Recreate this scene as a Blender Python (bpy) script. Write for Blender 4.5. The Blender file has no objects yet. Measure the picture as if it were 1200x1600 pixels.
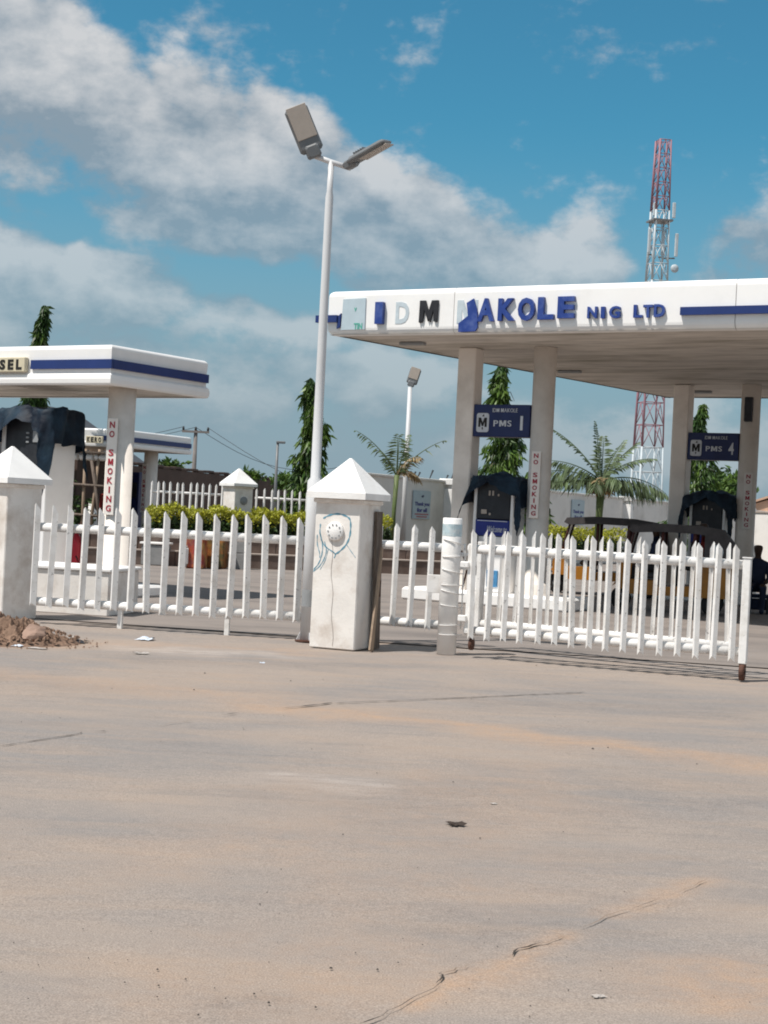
import bpy, math, random
import numpy as np
from mathutils import Vector, Matrix
random.seed(7); rng = np.random.default_rng(7)
SC = bpy.context.scene
COL = SC.collection
R = math.radians
# ------------------------------------------------------------------ camera
F = 2400.0; ROLL = math.atan(0.05); CR, SR = math.cos(ROLL), math.sin(ROLL); EYE = 1.6
cam = bpy.data.cameras.new('camera'); cam.sensor_fit = 'VERTICAL'; cam.sensor_height = 36.0
cam.lens = F / 1600 * 36.0; cam.clip_start = 0.1; cam.clip_end = 3000
camo = bpy.data.objects.new('camera', cam); COL.objects.link(camo)
camo.location = (0, 0, EYE)
camo.rotation_mode = 'XYZ'
camo.matrix_world = Matrix.Translation((0, 0, EYE)) @ Matrix.Rotation(R(90), 4, 'X') @ Matrix.Rotation(ROLL, 4, 'Z')
SC.camera = camo
SC.cycles.filter_width = 1.9; SC.cycles.max_bounces = 6; SC.cycles.diffuse_bounces = 3; SC.cycles.glossy_bounces = 2; SC.cycles.transmission_bounces = 3
# ------------------------------------------------------------------ light
SUN_E = R(61); SUN_H = Vector((-0.85, -0.53)).normalized()
SUN_TO = Vector((SUN_H.x * math.cos(SUN_E), SUN_H.y * math.cos(SUN_E), math.sin(SUN_E)))
sun = bpy.data.lights.new('sun', 'SUN'); sun.energy = 4.2; sun.angle = R(0.55); sun.color = (1.0, 0.955, 0.89)
suno = bpy.data.objects.new('sun', sun); COL.objects.link(suno)
suno.rotation_euler = (-SUN_TO).to_track_quat('-Z', 'Y').to_euler(); suno.location = (-20, -12, 40)
SC.view_settings.view_transform = 'Standard'; SC.view_settings.look = 'None'
SC.view_settings.exposure = 0.25; SC.view_settings.gamma = 1.0; SC.view_settings.use_curve_mapping = False

def ray(px, py):
    dx, dy = px - 600.0, 800.0 - py
    return ((dx * CR - dy * SR) / F, (dy * CR + dx * SR) / F)
def at(px, py, Y):
    a, b = ray(px, py); return Vector((a * Y, Y, EYE + b * Y))
def ground(px, py, z=0.0):
    a, b = ray(px, py); Y = (z - EYE) / b; return Vector((a * Y, Y, z))

world = bpy.data.worlds.new('World'); SC.world = world; world.use_nodes = True
def build_sky():
    nt = world.node_tree; N = nt.nodes; L = nt.links; N.clear()
    out = N.new('ShaderNodeOutputWorld'); bg = N.new('ShaderNodeBackground'); L.new(bg.outputs[0], out.inputs[0])
    sky = N.new('ShaderNodeTexSky'); sky.sky_type = 'NISHITA'; sky.sun_disc = False
    sky.sun_elevation = SUN_E; sky.sun_rotation = math.atan2(SUN_H.x, SUN_H.y)
    sky.altitude = 300; sky.air_density = 1.1; sky.dust_density = 0.6; sky.ozone_density = 1.6
    tc = N.new('ShaderNodeTexCoord')
    def math_(op, a, b=None, c=None, clamp=False):
        n = N.new('ShaderNodeMath'); n.operation = op; n.use_clamp = clamp
        for i, v in enumerate((a, b, c)):
            if v is None: continue
            if isinstance(v, (int, float)): n.inputs[i].default_value = v
            else: L.new(v, n.inputs[i])
        return n.outputs[0]
    sep = N.new('ShaderNodeSeparateXYZ'); L.new(tc.outputs['Generated'], sep.inputs[0])
    az = math_('ARCTAN2', sep.outputs[0], sep.outputs[1]); el = math_('ARCSINE', sep.outputs[2])
    comb = N.new('ShaderNodeCombineXYZ'); L.new(az, comb.inputs[0]); L.new(el, comb.inputs[1])
    def noise(vec, scale, detail, rough=0.55, dist=0.0, off=(0, 0, 0), stretch=(1, 1, 1)):
        m = N.new('ShaderNodeMapping'); m.inputs['Location'].default_value = off; m.inputs['Scale'].default_value = stretch
        L.new(vec, m.inputs[0])
        n = N.new('ShaderNodeTexNoise'); n.inputs['Scale'].default_value = scale; n.inputs['Detail'].default_value = detail
        n.inputs['Roughness'].default_value = rough; n.inputs['Distortion'].default_value = dist
        L.new(m.outputs[0], n.inputs['Vector']); return n.outputs['Fac']
    # cloud banks: direction (azimuth, elevation), half widths, tilt, weight
    banks = [((20, 110), 240, 150, 20, .50), ((-160, 40), 260, 160, 12, .48), ((230, 215), 210, 110, 22, .48), ((330, 130), 150, 60, 20, .42),
             ((450, 165), 110, 75, 25, .48), ((430, 300), 270, 110, 14, .46), ((560, 250), 120, 60, 25, .38),
             ((670, 320), 170, 85, 18, .50), ((640, 400), 260, 70, 6, .42), ((780, 390), 190, 75, 14, .44), ((900, 395), 90, 65, 15, .48),
             ((90, 440), 210, 85, 12, .56), ((-120, 430), 240, 110, 10, .5), ((265, 350), 150, 50, 12, .46),
             ((1180, 360), 130, 85, 8, .44), ((1330, 400), 220, 120, 0, .42),
             ((440, 510), 130, 60, 12, .44), ((560, 590), 200, 60, 8, .40), ((260, 600), 200, 60, 5, .38), ((960, 690), 400, 60, 0, .30),
             ((900, 110), 420, 190, 12, -.55), ((1040, 300), 130, 80, 10, -.24), ((600, 40), 320, 95, 18, -.55), ((70, 340), 120, 26, 8, -.30),
             ((410, 440), 120, 36, 14, -.30), ((250, 50), 130, 60, 25, -.22), ((450, 105), 50, 40, 0, .24), ((280, 92), 60, 35, 15, .22), ((910, 350), 50, 40, 0, .22)]
    def field(du, dv, full=True):
        sh = N.new('ShaderNodeVectorMath'); sh.operation = 'ADD'; sh.inputs[1].default_value = (du, dv, 0)
        L.new(comb.outputs[0], sh.inputs[0]); vec = sh.outputs[0]
        w = N.new('ShaderNodeTexNoise'); w.inputs['Scale'].default_value = 13; w.inputs['Detail'].default_value = 2
        L.new(vec, w.inputs['Vector'])
        ws = N.new('ShaderNodeVectorMath'); ws.operation = 'MULTIPLY_ADD'; L.new(w.outputs['Color'], ws.inputs[0])
        ws.inputs[1].default_value = (.05, .05, 0); ws.inputs[2].default_value = (-.025, -.025, 0)
        wv = N.new('ShaderNodeVectorMath'); wv.operation = 'ADD'; L.new(vec, wv.inputs[0]); L.new(ws.outputs[0], wv.inputs[1])
        tot = None
        for (c, rx, ry, tilt, wgt) in banks:
            if not full and wgt < .33: continue
            a, b = ray(*c); ca = math.atan(a); ce = math.atan(b)
            m = N.new('ShaderNodeMapping'); m.vector_type = 'TEXTURE'
            m.inputs['Location'].default_value = (ca, ce, 0); m.inputs['Rotation'].default_value = (0, 0, -R(tilt))
            m.inputs['Scale'].default_value = (rx / F * 1.35, ry / F * 1.35, 1)
            L.new(wv.outputs[0], m.inputs[0])
            ln = N.new('ShaderNodeVectorMath'); ln.operation = 'LENGTH'; L.new(m.outputs[0], ln.inputs[0])
            mr = N.new('ShaderNodeMapRange'); mr.interpolation_type = 'SMOOTHSTEP'
            mr.inputs['From Min'].default_value = 1.25; mr.inputs['From Max'].default_value = 0.15
            mr.inputs['To Min'].default_value = 0; mr.inputs['To Max'].default_value = wgt
            L.new(ln.outputs['Value'], mr.inputs['Value'])
            tot = mr.outputs[0] if tot is None else (math_('MAXIMUM', tot, mr.outputs[0]) if wgt > 0 else math_('ADD', tot, mr.outputs[0]))
        n1 = noise(vec, 16, 6, .6, .0, (3.1, 1.7, 0), (1, 1.5, 1))
        n2 = noise(vec, 5, 2, .5, 0, (1.3, 4.2, 0), (1, 1.7, 1))
        s = math_('ADD', math_('MULTIPLY', n1, .98), math_('MULTIPLY', n2, .12))
        if full: s = math_('ADD', s, math_('MULTIPLY', noise(vec, 60, 3, .6, .0, (7.7, 2.2, 0), (1, 1.3, 1)), .13))
        else: s = math_('ADD', s, .065)
        # beyond the view the same broken cumulus goes on at the same cover
        dv_ = N.new('ShaderNodeVectorMath'); dv_.operation = 'DISTANCE'; L.new(vec, dv_.inputs[0]); dv_.inputs[1].default_value = (0, .15, 0)
        mo = N.new('ShaderNodeMapRange'); mo.interpolation_type = 'SMOOTHSTEP'; L.new(dv_.outputs['Value'], mo.inputs['Value'])
        mo.inputs['From Min'].default_value = .36; mo.inputs['From Max'].default_value = .62; mo.inputs['To Min'].default_value = 0; mo.inputs['To Max'].default_value = .24
        return math_('ADD', math_('ADD', s, tot), mo.outputs[0])
    f0 = field(0, 0)
    f1 = field(-.008, .030, False)      # towards the sun: thinner there means a lit edge
    dens = N.new('ShaderNodeMapRange'); dens.interpolation_type = 'SMOOTHSTEP'
    dens.inputs['From Min'].default_value = .66; dens.inputs['From Max'].default_value = .94
    L.new(f0, dens.inputs['Value'])
    lit = N.new('ShaderNodeMapRange'); lit.inputs['From Min'].default_value = -.16; lit.inputs['From Max'].default_value = .25
    L.new(math_('SUBTRACT', f0, f1), lit.inputs['Value'])
    ramp = N.new('ShaderNodeMix'); ramp.data_type = 'RGBA'
    ramp.inputs[6].default_value = (2.65, 3.3, 3.9, 1); ramp.inputs[7].default_value = (6.6, 6.6, 6.65, 1)
    L.new(lit.outputs[0], ramp.inputs[0])
    tint = N.new('ShaderNodeMix'); tint.data_type = 'RGBA'; tint.blend_type = 'MULTIPLY'; tint.inputs[0].default_value = 1
    tint.inputs[7].default_value = (.335, .90, .96, 1); L.new(sky.outputs[0], tint.inputs[6])
    # soft veil low in the sky
    veil = N.new('ShaderNodeMapRange'); veil.inputs['From Min'].default_value = .26; veil.inputs['From Max'].default_value = .02
    veil.inputs['To Min'].default_value = 0; veil.inputs['To Max'].default_value = .88; veil.interpolation_type = 'SMOOTHSTEP'
    L.new(el, veil.inputs['Value'])
    vm = N.new('ShaderNodeMix'); vm.data_type = 'RGBA'; vm.inputs[7].default_value = (2.75, 3.42, 4.2, 1)
    L.new(veil.outputs[0], vm.inputs[0]); L.new(tint.outputs[2], vm.inputs[6])
    cm = N.new('ShaderNodeMix'); cm.data_type = 'RGBA'
    fade = N.new('ShaderNodeMapRange'); fade.inputs['From Min'].default_value = .0; fade.inputs['From Max'].default_value = .24
    fade.inputs['To Min'].default_value = .12; fade.inputs['To Max'].default_value = .92; L.new(el, fade.inputs['Value'])
    L.new(math_('MULTIPLY', dens.outputs[0], fade.outputs[0]), cm.inputs[0]); L.new(vm.outputs[2], cm.inputs[6]); L.new(ramp.outputs[2], cm.inputs[7])
    L.new(cm.outputs[2], bg.inputs['Color']); bg.inputs['Strength'].default_value = 0.085
build_sky()
world.cycles.sampling_method = 'NONE'

# ------------------------------------------------------------------ materials
MATS = {}
def mat(name, col, rough=.6, var=.12, scale=6.0, dirt=None, dirt_amt=0.0, dirt_scale=3.0, bump=0.0, bump_scale=40, metal=0.0,
        stretch=(1, 1, 1), island=0.0, translucent=0.0, chip=None, chip_amt=.6, spec=.4, col2=None):
    if name in MATS: return MATS[name]
    m = bpy.data.materials.new(name); m.use_nodes = True; nt = m.node_tree; N = nt.nodes; L = nt.links
    bs = N['Principled BSDF']; bs.inputs['Roughness'].default_value = rough; bs.inputs['Metallic'].default_value = metal
    bs.inputs['Specular IOR Level'].default_value = spec
    tc = N.new('ShaderNodeTexCoord'); mp = N.new('ShaderNodeMapping'); mp.inputs['Scale'].default_value = stretch
    oi = N.new('ShaderNodeObjectInfo')
    ad = N.new('ShaderNodeVectorMath'); ad.operation = 'MULTIPLY_ADD'
    ad.inputs[1].default_value = (13.7, 7.3, 5.1); L.new(oi.outputs['Random'], ad.inputs[0]); L.new(tc.outputs['Object'], ad.inputs[2])
    L.new(ad.outputs[0], mp.inputs[0]); vec = mp.outputs[0]
    def noise(s, d=5, r=.6):
        n = N.new('ShaderNodeTexNoise'); n.inputs['Scale'].default_value = s; n.inputs['Detail'].default_value = d
        n.inputs['Roughness'].default_value = r; L.new(vec, n.inputs['Vector']); return n.outputs['Fac']
    def rng_(v, a, b, c, d):
        n = N.new('ShaderNodeMapRange'); n.inputs['From Min'].default_value = a; n.inputs['From Max'].default_value = b
        n.inputs['To Min'].default_value = c; n.inputs['To Max'].default_value = d; L.new(v, n.inputs['Value']); return n.outputs[0]
    def mix(f, a, b, mode='MIX'):
        n = N.new('ShaderNodeMix'); n.data_type = 'RGBA'; n.blend_type = mode
        for i, v in ((0, f), (6, a), (7, b)):
            if isinstance(v, (int, float)): n.inputs[i].default_value = v
            elif isinstance(v, tuple): n.inputs[i].default_value = (*v, 1) if len(v) == 3 else v
            else: L.new(v, n.inputs[i])
        return n.outputs[2]
    c = mix(rng_(noise(scale), .3, .7, 0, 1), tuple(x * (1 - var) for x in col), tuple(min(x * (1 + var), .95) for x in col))
    if col2: c = mix(rng_(noise(scale * .7, 4), .42, .6, 0, 1), c, col2)
    if island:
        g = N.new('ShaderNodeNewGeometry')
        v = rng_(g.outputs['Random Per Island'], 0, 1, 1 - island, 1 + island)
        vv = N.new('ShaderNodeVectorMath'); vv.operation = 'SCALE'; L.new(c, vv.inputs[0]); L.new(v, vv.inputs['Scale']); c = vv.outputs[0]
    if dirt: c = mix(rng_(noise(dirt_scale, 8, .65), .48, .72, 0, dirt_amt), c, dirt)
    if chip: c = mix(rng_(noise(22, 3, .5), .66, .68, 0, chip_amt), c, chip)
    L.new(c, bs.inputs['Base Color'])
    if bump:
        b = N.new('ShaderNodeBump'); b.inputs['Strength'].default_value = bump; b.inputs['Distance'].default_value = .02
        L.new(noise(bump_scale, 6), b.inputs['Height']); L.new(b.outputs[0], bs.inputs['Normal'])
    if translucent:
        t = N.new('ShaderNodeBsdfTranslucent'); L.new(c, t.inputs['Color'])
        ms = N.new('ShaderNodeMixShader'); ms.inputs[0].default_value = translucent
        L.new(bs.outputs[0], ms.inputs[1]); L.new(t.outputs[0], ms.inputs[2])
        L.new(ms.outputs[0], N['Material Output'].inputs['Surface'])
    MATS[name] = m; return m
WHITE = mat('white fence paint', (.85, .83, .81), .45, .05, 5, dirt=(.42, .36, .29), dirt_amt=.45, dirt_scale=4, chip=(.22, .21, .2), chip_amt=.55, bump=.08)
PLASTER = mat('painted plaster', (.82, .775, .73), .8, .06, 3, dirt=(.46, .37, .30), dirt_amt=.75, dirt_scale=2.0, bump=.16, bump_scale=30)
CAPW = mat('cap paint', (.87, .85, .83), .7, .05, 3, dirt=(.5, .42, .36), dirt_amt=.25, dirt_scale=2, bump=.15, bump_scale=50)
CLAD = mat('white cladding', (.90, .88, .86), .35, .02, 2, dirt=(.55, .52, .48), dirt_amt=.18, dirt_scale=1.2)
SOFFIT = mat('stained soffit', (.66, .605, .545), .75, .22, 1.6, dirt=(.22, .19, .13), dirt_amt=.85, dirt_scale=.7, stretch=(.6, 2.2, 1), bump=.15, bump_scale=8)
COLUMN = mat('column paint', (.88, .80, .725), .65, .05, 2, dirt=(.5, .42, .35), dirt_amt=.4, dirt_scale=1.5, bump=.1)
NAVY = mat('navy stripe', (.018, .038, .155), .4, .1, 3)
BLUE = mat('blue letter', (.020, .052, .25), .45, .15, 5, dirt=(.2, .25, .4), dirt_amt=.35, dirt_scale=5)
BLACK = mat('black vinyl', (.02, .02, .024), .5, .3, 8)
PALE = mat('faded glue', (.50, .57, .61), .7, .1, 8)
RED = mat('red lettering', (.36, .02, .04), .5, .1, 6)
TARP = mat('blue tarpaulin', (.014, .030, .050), .6, .4, 3, col2=(.008, .012, .022), dirt=(.03, .06, .08), dirt_amt=.3, dirt_scale=4, bump=.5, bump_scale=9, spec=.2)
DARK = mat('dark plastic', (.018, .02, .026), .45, .3, 6, dirt=(.08, .08, .08), dirt_amt=.2)
GREY = mat('grey panel', (.28, .29, .30), .5, .1, 5)
STEELW = mat('lamp pole paint', (.62, .62, .63), .4, .04, 3, dirt=(.4, .37, .33), dirt_amt=.2)
LAMPG = mat('lamp housing', (.16, .165, .17), .4, .1, 6)
LAMPF = mat('lamp diffuser', (.42, .36, .31), .35, .05, 12)
RUST = mat('rusty steel', (.10, .045, .03), .8, .3, 14, bump=.3)
WOOD = mat('weathered board', (.13, .098, .078), .85, .35, 5, stretch=(6, 6, .7), dirt=(.30, .26, .22), dirt_amt=.5, dirt_scale=3, bump=.4)
WOODL = mat('pale batten', (.34, .25, .18), .85, .25, 6, stretch=(6, 6, .7), bump=.4)
LEAF = mat('ashoka leaf', (.105, .175, .03), .45, .2, 2, island=.6, translucent=.28, col2=(.04, .085, .02))
PALM = mat('palm leaf', (.11, .15, .07), .5, .2, 2, island=.45, translucent=.25)
PALMDRY = mat('palm dry fibre', (.33, .24, .13), .8, .3, 4, island=.4, translucent=.15)
PALMST = mat('palm stem', (.11, .15, .05), .6, .2, 6, dirt=(.2, .13, .07), dirt_amt=.5)
HEDGET = mat('hedge new leaves', (.40, .40, .045), .5, .25, 3, island=.5, translucent=.3)
HEDGED = mat('hedge old leaves', (.04, .075, .02), .5, .25, 3, island=.5, translucent=.2)
CORE = mat('hedge twigs', (.02, .025, .012), .9, .3, 9)
BARK = mat('bark', (.16, .12, .085), .9, .25, 10, bump=.4)
BROWNW = mat('brown block wall', (.095, .062, .05), .9, .25, 1.5, dirt=(.05, .035, .03), dirt_amt=.6, bump=.3)
KERB = mat('kerb brown', (.17, .12, .098), .9, .2, 2, dirt=(.3, .25, .22), dirt_amt=.5)
KERBT = mat('kerb top', (.36, .30, .26), .9, .15, 3)
WALLW = mat('perimeter wall', (.80, .76, .72), .85, .05, 1, dirt=(.35, .31, .26), dirt_amt=.4, dirt_scale=.7)
ORANGE = mat('tricycle orange', (.42, .17, .02), .4, .15, 5, dirt=(.15, .08, .04), dirt_amt=.5)
CANVAS = mat('dark canvas', (.07, .063, .064), .8, .25, 5, bump=.2)
MAROON = mat('maroon frame', (.09, .03, .025), .5, .2, 6)
TYRE = mat('tyre', (.018, .017, .017), .85, .2, 8)
STONE = mat('pinkish rock', (.30, .20, .155), .95, .25, 5, bump=.6, bump_scale=12, dirt=(.16, .10, .075), dirt_amt=.5)
DIRT = mat('red soil', (.235, .15, .105), .97, .3, 6, bump=.9, bump_scale=16, dirt=(.09, .05, .035), dirt_amt=.6, dirt_scale=9)
PAPER = mat('paper scrap', (.62, .67, .75), .8, .1, 20)
SCRAP = mat('plastic scrap', (.38, .34, .31), .6, .3, 20)
CONC = mat('grey block', (.25, .25, .25), .9, .15, 6, bump=.3)
TWR = mat('tower red hazed', (.30, .15, .18), .5, .1, 3)  # red paled and greyed: distance haze is put into the colour
TWW = mat('tower white hazed', (.50, .55, .58), .5, .1, 3)  # white dulled to blue-grey, haze again painted into the colour
WIRE = mat('wire', (.02, .02, .022), .6, .1, 3)
POLEG = mat('utility pole', (.20, .18, .17), .9, .15, 3)
CLOTHR = mat('red cloth', (.22, .02, .015), .8, .2, 6)
CLOTHN = mat('navy cloth', (.012, .02, .05), .8, .2, 6)
SKIN = mat('skin', (.055, .028, .018), .6, .1, 6)
TROUSER = mat('dark trousers', (.02, .019, .022), .8, .2, 6)
GLASSY = mat('windscreen', (.16, .20, .20), .15, .1, 5, spec=.6)
CYAN = mat('blue scrawl paint', (.12, .30, .40), .7, .3, 30)
GREEN = mat('green print', (.10, .42, .33), .6, .1, 8)
CREAM = mat('cream sign face', (.62, .55, .40), .5, .08, 6)
INK = mat('black lettering', (.015, .013, .012), .6, .2, 8)
INKW = mat('white lettering', (.62, .64, .68), .6, .1, 8)
HOUSE = mat('peach render', (.52, .33, .23), .85, .1, 2)
ROOF = mat('roof sheet', (.07, .07, .075), .6, .2, 2, stretch=(12, 1, 1))
SHOPW = mat('shop wall', (.33, .25, .19), .9, .2, 2)
SIGNB = mat('sign navy', (.014, .024, .10), .4, .15, 4)
SIGNW = mat('pale sign', (.46, .55, .60), .5, .06, 6)
DISPB = mat('dispenser blue', (.014, .028, .21), .35, .1, 4)
GATEREDT = mat('red enamel', (.30, .008, .02), .4, .15, 6)

# ------------------------------------------------------------------ mesh helpers
class MB:
    def __init__(s): s.v = []; s.f = []; s.smooth = []
    def add(s, vs, fs, smooth=False):
        o = len(s.v); s.v += [tuple(v) for v in vs]; s.f += [tuple(i + o for i in f) for f in fs]; s.smooth += [smooth] * len(fs); return s
    def box(s, c, size, rz=0, bev=0.0, M=None):
        x, y, z = (k / 2 for k in size)
        if bev <= 0:
            vs = [(sx * x, sy * y, sz * z) for sx in (-1, 1) for sy in (-1, 1) for sz in (-1, 1)]
            fs = [(0, 1, 3, 2), (4, 6, 7, 5), (0, 4, 5, 1), (2, 3, 7, 6), (0, 2, 6, 4), (1, 5, 7, 3)]
        else:
            b = min(bev, x * .9, y * .9, z * .9); vs = []; fs = []
            ring = [(-x + b, -y), (x - b, -y), (x, -y + b), (x, y - b), (x - b, y), (-x + b, y), (-x, y - b), (-x, -y + b)]
            inn = [(px - math.copysign(b, px) * (1 if abs(px) > x - b - 1e-9 else 0), py - math.copysign(b, py) * (1 if abs(py) > y - b - 1e-9 else 0)) for px, py in ring]
            for zz, rr in ((-z, inn), (-z + b, ring), (z - b, ring), (z, inn)): vs += [(px, py, zz) for px, py in rr]
            for k in range(3):
                for i in range(8): j = (i + 1) % 8; fs.append((k * 8 + i, k * 8 + j, k * 8 + 8 + j, k * 8 + 8 + i))
            fs.append(tuple(reversed(range(8)))); fs.append(tuple(range(24, 32)))
        c = Vector(c); m = M if M is not None else Matrix.Rotation(rz, 3, 'Z')
        return s.add([m @ Vector(v) + c for v in vs], fs)
    def tube(s, p0, p1, r0, r1=None, n=10, cap=True):
        return s.path([p0, p1], [r0, r1 if r1 is not None else r0], n, cap)
    def path(s, pts, rad, n=8, cap=True):
        pts = [Vector(p) for p in pts]
        if isinstance(rad, (int, float)): rad = [rad] * len(pts)
        vs = []; fs = []; ref = None
        for i, p in enumerate(pts):
            d = (pts[min(i + 1, len(pts) - 1)] - pts[max(i - 1, 0)]).normalized()
            if ref is None: ref = Vector((0, 0, 1)) if abs(d.z) < .9 else Vector((1, 0, 0))
            a = d.cross(ref).normalized(); b = d.cross(a).normalized(); ref = -b if False else ref
            for k in range(n):
                t = 2 * math.pi * k / n; vs.append(p + (a * math.cos(t) + b * math.sin(t)) * rad[i])
        for i in range(len(pts) - 1):
            for k in range(n):
                j = (k + 1) % n; fs.append((i * n + k, i * n + j, (i + 1) * n + j, (i + 1) * n + k))
        s.add(vs, fs, True)
        if cap:
            o = len(s.v) - len(vs)
            s.f.append(tuple(o + k for k in reversed(range(n)))); s.f.append(tuple(o + (len(pts) - 1) * n + k for k in range(n))); s.smooth += [False, False]
        return s
    def prism(s, poly, y0, y1):      # polygon in (x, z), extruded in y
        n = len(poly); vs = [(x, y0, z) for x, z in poly] + [(x, y1, z) for x, z in poly]
        fs = [tuple(range(n)), tuple(reversed(range(n, 2 * n)))] + [(i, n + i, n + (i + 1) % n, (i + 1) % n) for i in range(n)]
        return s.add(vs, fs)
    def lathe(s, prof, c=(0, 0, 0), n=20, axis='Z'):
        vs = []; fs = []; c = Vector(c)
        for r, h in prof:
            for k in range(n):
                t = 2 * math.pi * k / n; q = (r * math.cos(t), r * math.sin(t), h)
                if axis == 'Y': q = (q[0], -q[2], q[1])
                if axis == 'X': q = (q[2], q[0], q[1])
                vs.append(Vector(q) + c)
        for i in range(len(prof) - 1):
            for k in range(n): j = (k + 1) % n; fs.append((i * n + k, i * n + j, (i + 1) * n + j, (i + 1) * n + k))
        fs.append(tuple(reversed(range(n)))); fs.append(tuple(range((len(prof) - 1) * n, len(prof) * n)))
        return s.add(vs, fs, len(prof) > 2)
    def mesh(s, name):
        me = bpy.data.meshes.new(name); me.from_pydata(s.v, [], s.f); me.polygons.foreach_set('use_smooth', s.smooth)
        me.validate(); me.update(); return me
    def build(s, name, m, parent=None, loc=None, rot=None):
        return link(name, s.mesh(name), m, parent, loc, rot)
def link(name, me, m, parent=None, loc=None, rot=None):
    o = bpy.data.objects.new(name, me); COL.objects.link(o)
    if m is not None and not me.materials: me.materials.append(m)
    if parent is not None: o.parent = parent
    if loc is not None: o.location = loc
    if rot is not None: o.rotation_euler = rot
    return o
def tag(o, label=None, cat=None, group=None, kind=None):
    if label: o['label'] = label
    if cat: o['category'] = cat
    if group: o['group'] = group
    if kind: o['kind'] = kind
    return o
def thing(name, label, cat, loc=(0, 0, 0), rz=0, group=None):
    o = bpy.data.objects.new(name, None); COL.objects.link(o); o.location = loc; o.rotation_euler = (0, 0, rz)
    o.empty_display_size = .2
    return tag(o, label, cat, group)
_tc = {}
M_POLY = [(0, 0), (0, 1), (.30, 1), (.5, .46), (.70, 1), (1, 1), (1, 0), (.76, 0), (.76, .58), (.58, .08), (.42, .08), (.24, .58), (.24, 0)]
M_RAGGED = [(0, .02), (.02, 1), (.32, 1), (.5, .50), (.66, 1), (1, 1), (.98, .06), (.93, .0), (.80, .05), (.76, .60), (.66, .20), (.60, .02), (.55, .16), (.48, .06), (.42, .22), (.26, .60), (.22, .10), (.16, .0), (.10, .08), (.05, -.02)]
def poly_glyph(P):
    n = len(P); a = np.array(P, 'f'); a = (a - (a.max(0) + a.min(0)) / 2) / (a.max(0) - a.min(0))
    co = np.concatenate([np.c_[a, np.full(n, .5)], np.c_[a, np.full(n, -.5)]]).astype('f')
    fs = [tuple(reversed(range(n))), tuple(range(n, 2 * n))] + [(i, (i + 1) % n, n + (i + 1) % n, n + i) for i in range(n)]
    return co, fs, 1.0
def text_mesh(s, bold=.02):
    k = (s, bold)
    if k in _tc: return _tc[k]
    if s == 'M': _tc[k] = poly_glyph(M_POLY); return _tc[k]
    if s == 'M~': _tc[k] = poly_glyph(M_RAGGED); return _tc[k]
    if 'M' in s:
        x = 0; C = []; FS = []; o = 0
        for ch in s:
            if ch == ' ': x += .45; continue
            co, fs, asp = text_mesh(ch, bold); w = asp if ch != 'M' else .95
            q = co.copy(); q[:, 0] = (q[:, 0] + .5) * w + x; C.append(q); FS += [tuple(i + o for i in f) for f in fs]; o += len(co); x += w + .16
        x -= .16; C = np.concatenate(C); C[:, 0] = C[:, 0] / x - .5
        _tc[k] = (C, FS, x); return _tc[k]
    cu = bpy.data.curves.new('t', 'FONT'); cu.body = s; cu.size = 1; cu.offset = bold; cu.resolution_u = 3; cu.extrude = .5
    o = bpy.data.objects.new('t', cu); COL.objects.link(o)
    bpy.context.view_layer.update()
    me = bpy.data.meshes.new_from_object(o.evaluated_get(bpy.context.evaluated_depsgraph_get()))
    n = len(me.vertices); co = np.empty(n * 3, 'f'); me.vertices.foreach_get('co', co); co = co.reshape(-1, 3).copy()
    fs = [tuple(p.vertices) for p in me.polygons]
    bpy.data.objects.remove(o); bpy.data.curves.remove(cu); bpy.data.meshes.remove(me)
    mn = co.min(0); mx = co.max(0); co = (co - (mn + mx) / 2) / np.maximum(mx - mn, 1e-6)
    asp = (mx - mn)[0] / (mx - mn)[1]
    _tc[k] = (co, fs, asp); return _tc[k]
def text(name, s, m, parent, x, z, w, h, y, depth=.02, bold=.02, shear=0.0):
    """letters standing in the parent's XZ plane, facing -Y, bounding box w x h centred on (x, z), back at y"""
    co, fs, asp = text_mesh(s, bold)
    if w is None: w = h * asp
    vs = [(x + c[0] * w + shear * c[1] * h, y - depth / 2 - c[2] * depth, z + c[1] * h) for c in co]
    return MB().add(vs, fs).build(name, m, parent)

TH = R(29.5); U = Vector((math.cos(TH), -math.sin(TH), 0)); V = Vector((math.sin(TH), math.cos(TH), 0))

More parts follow.
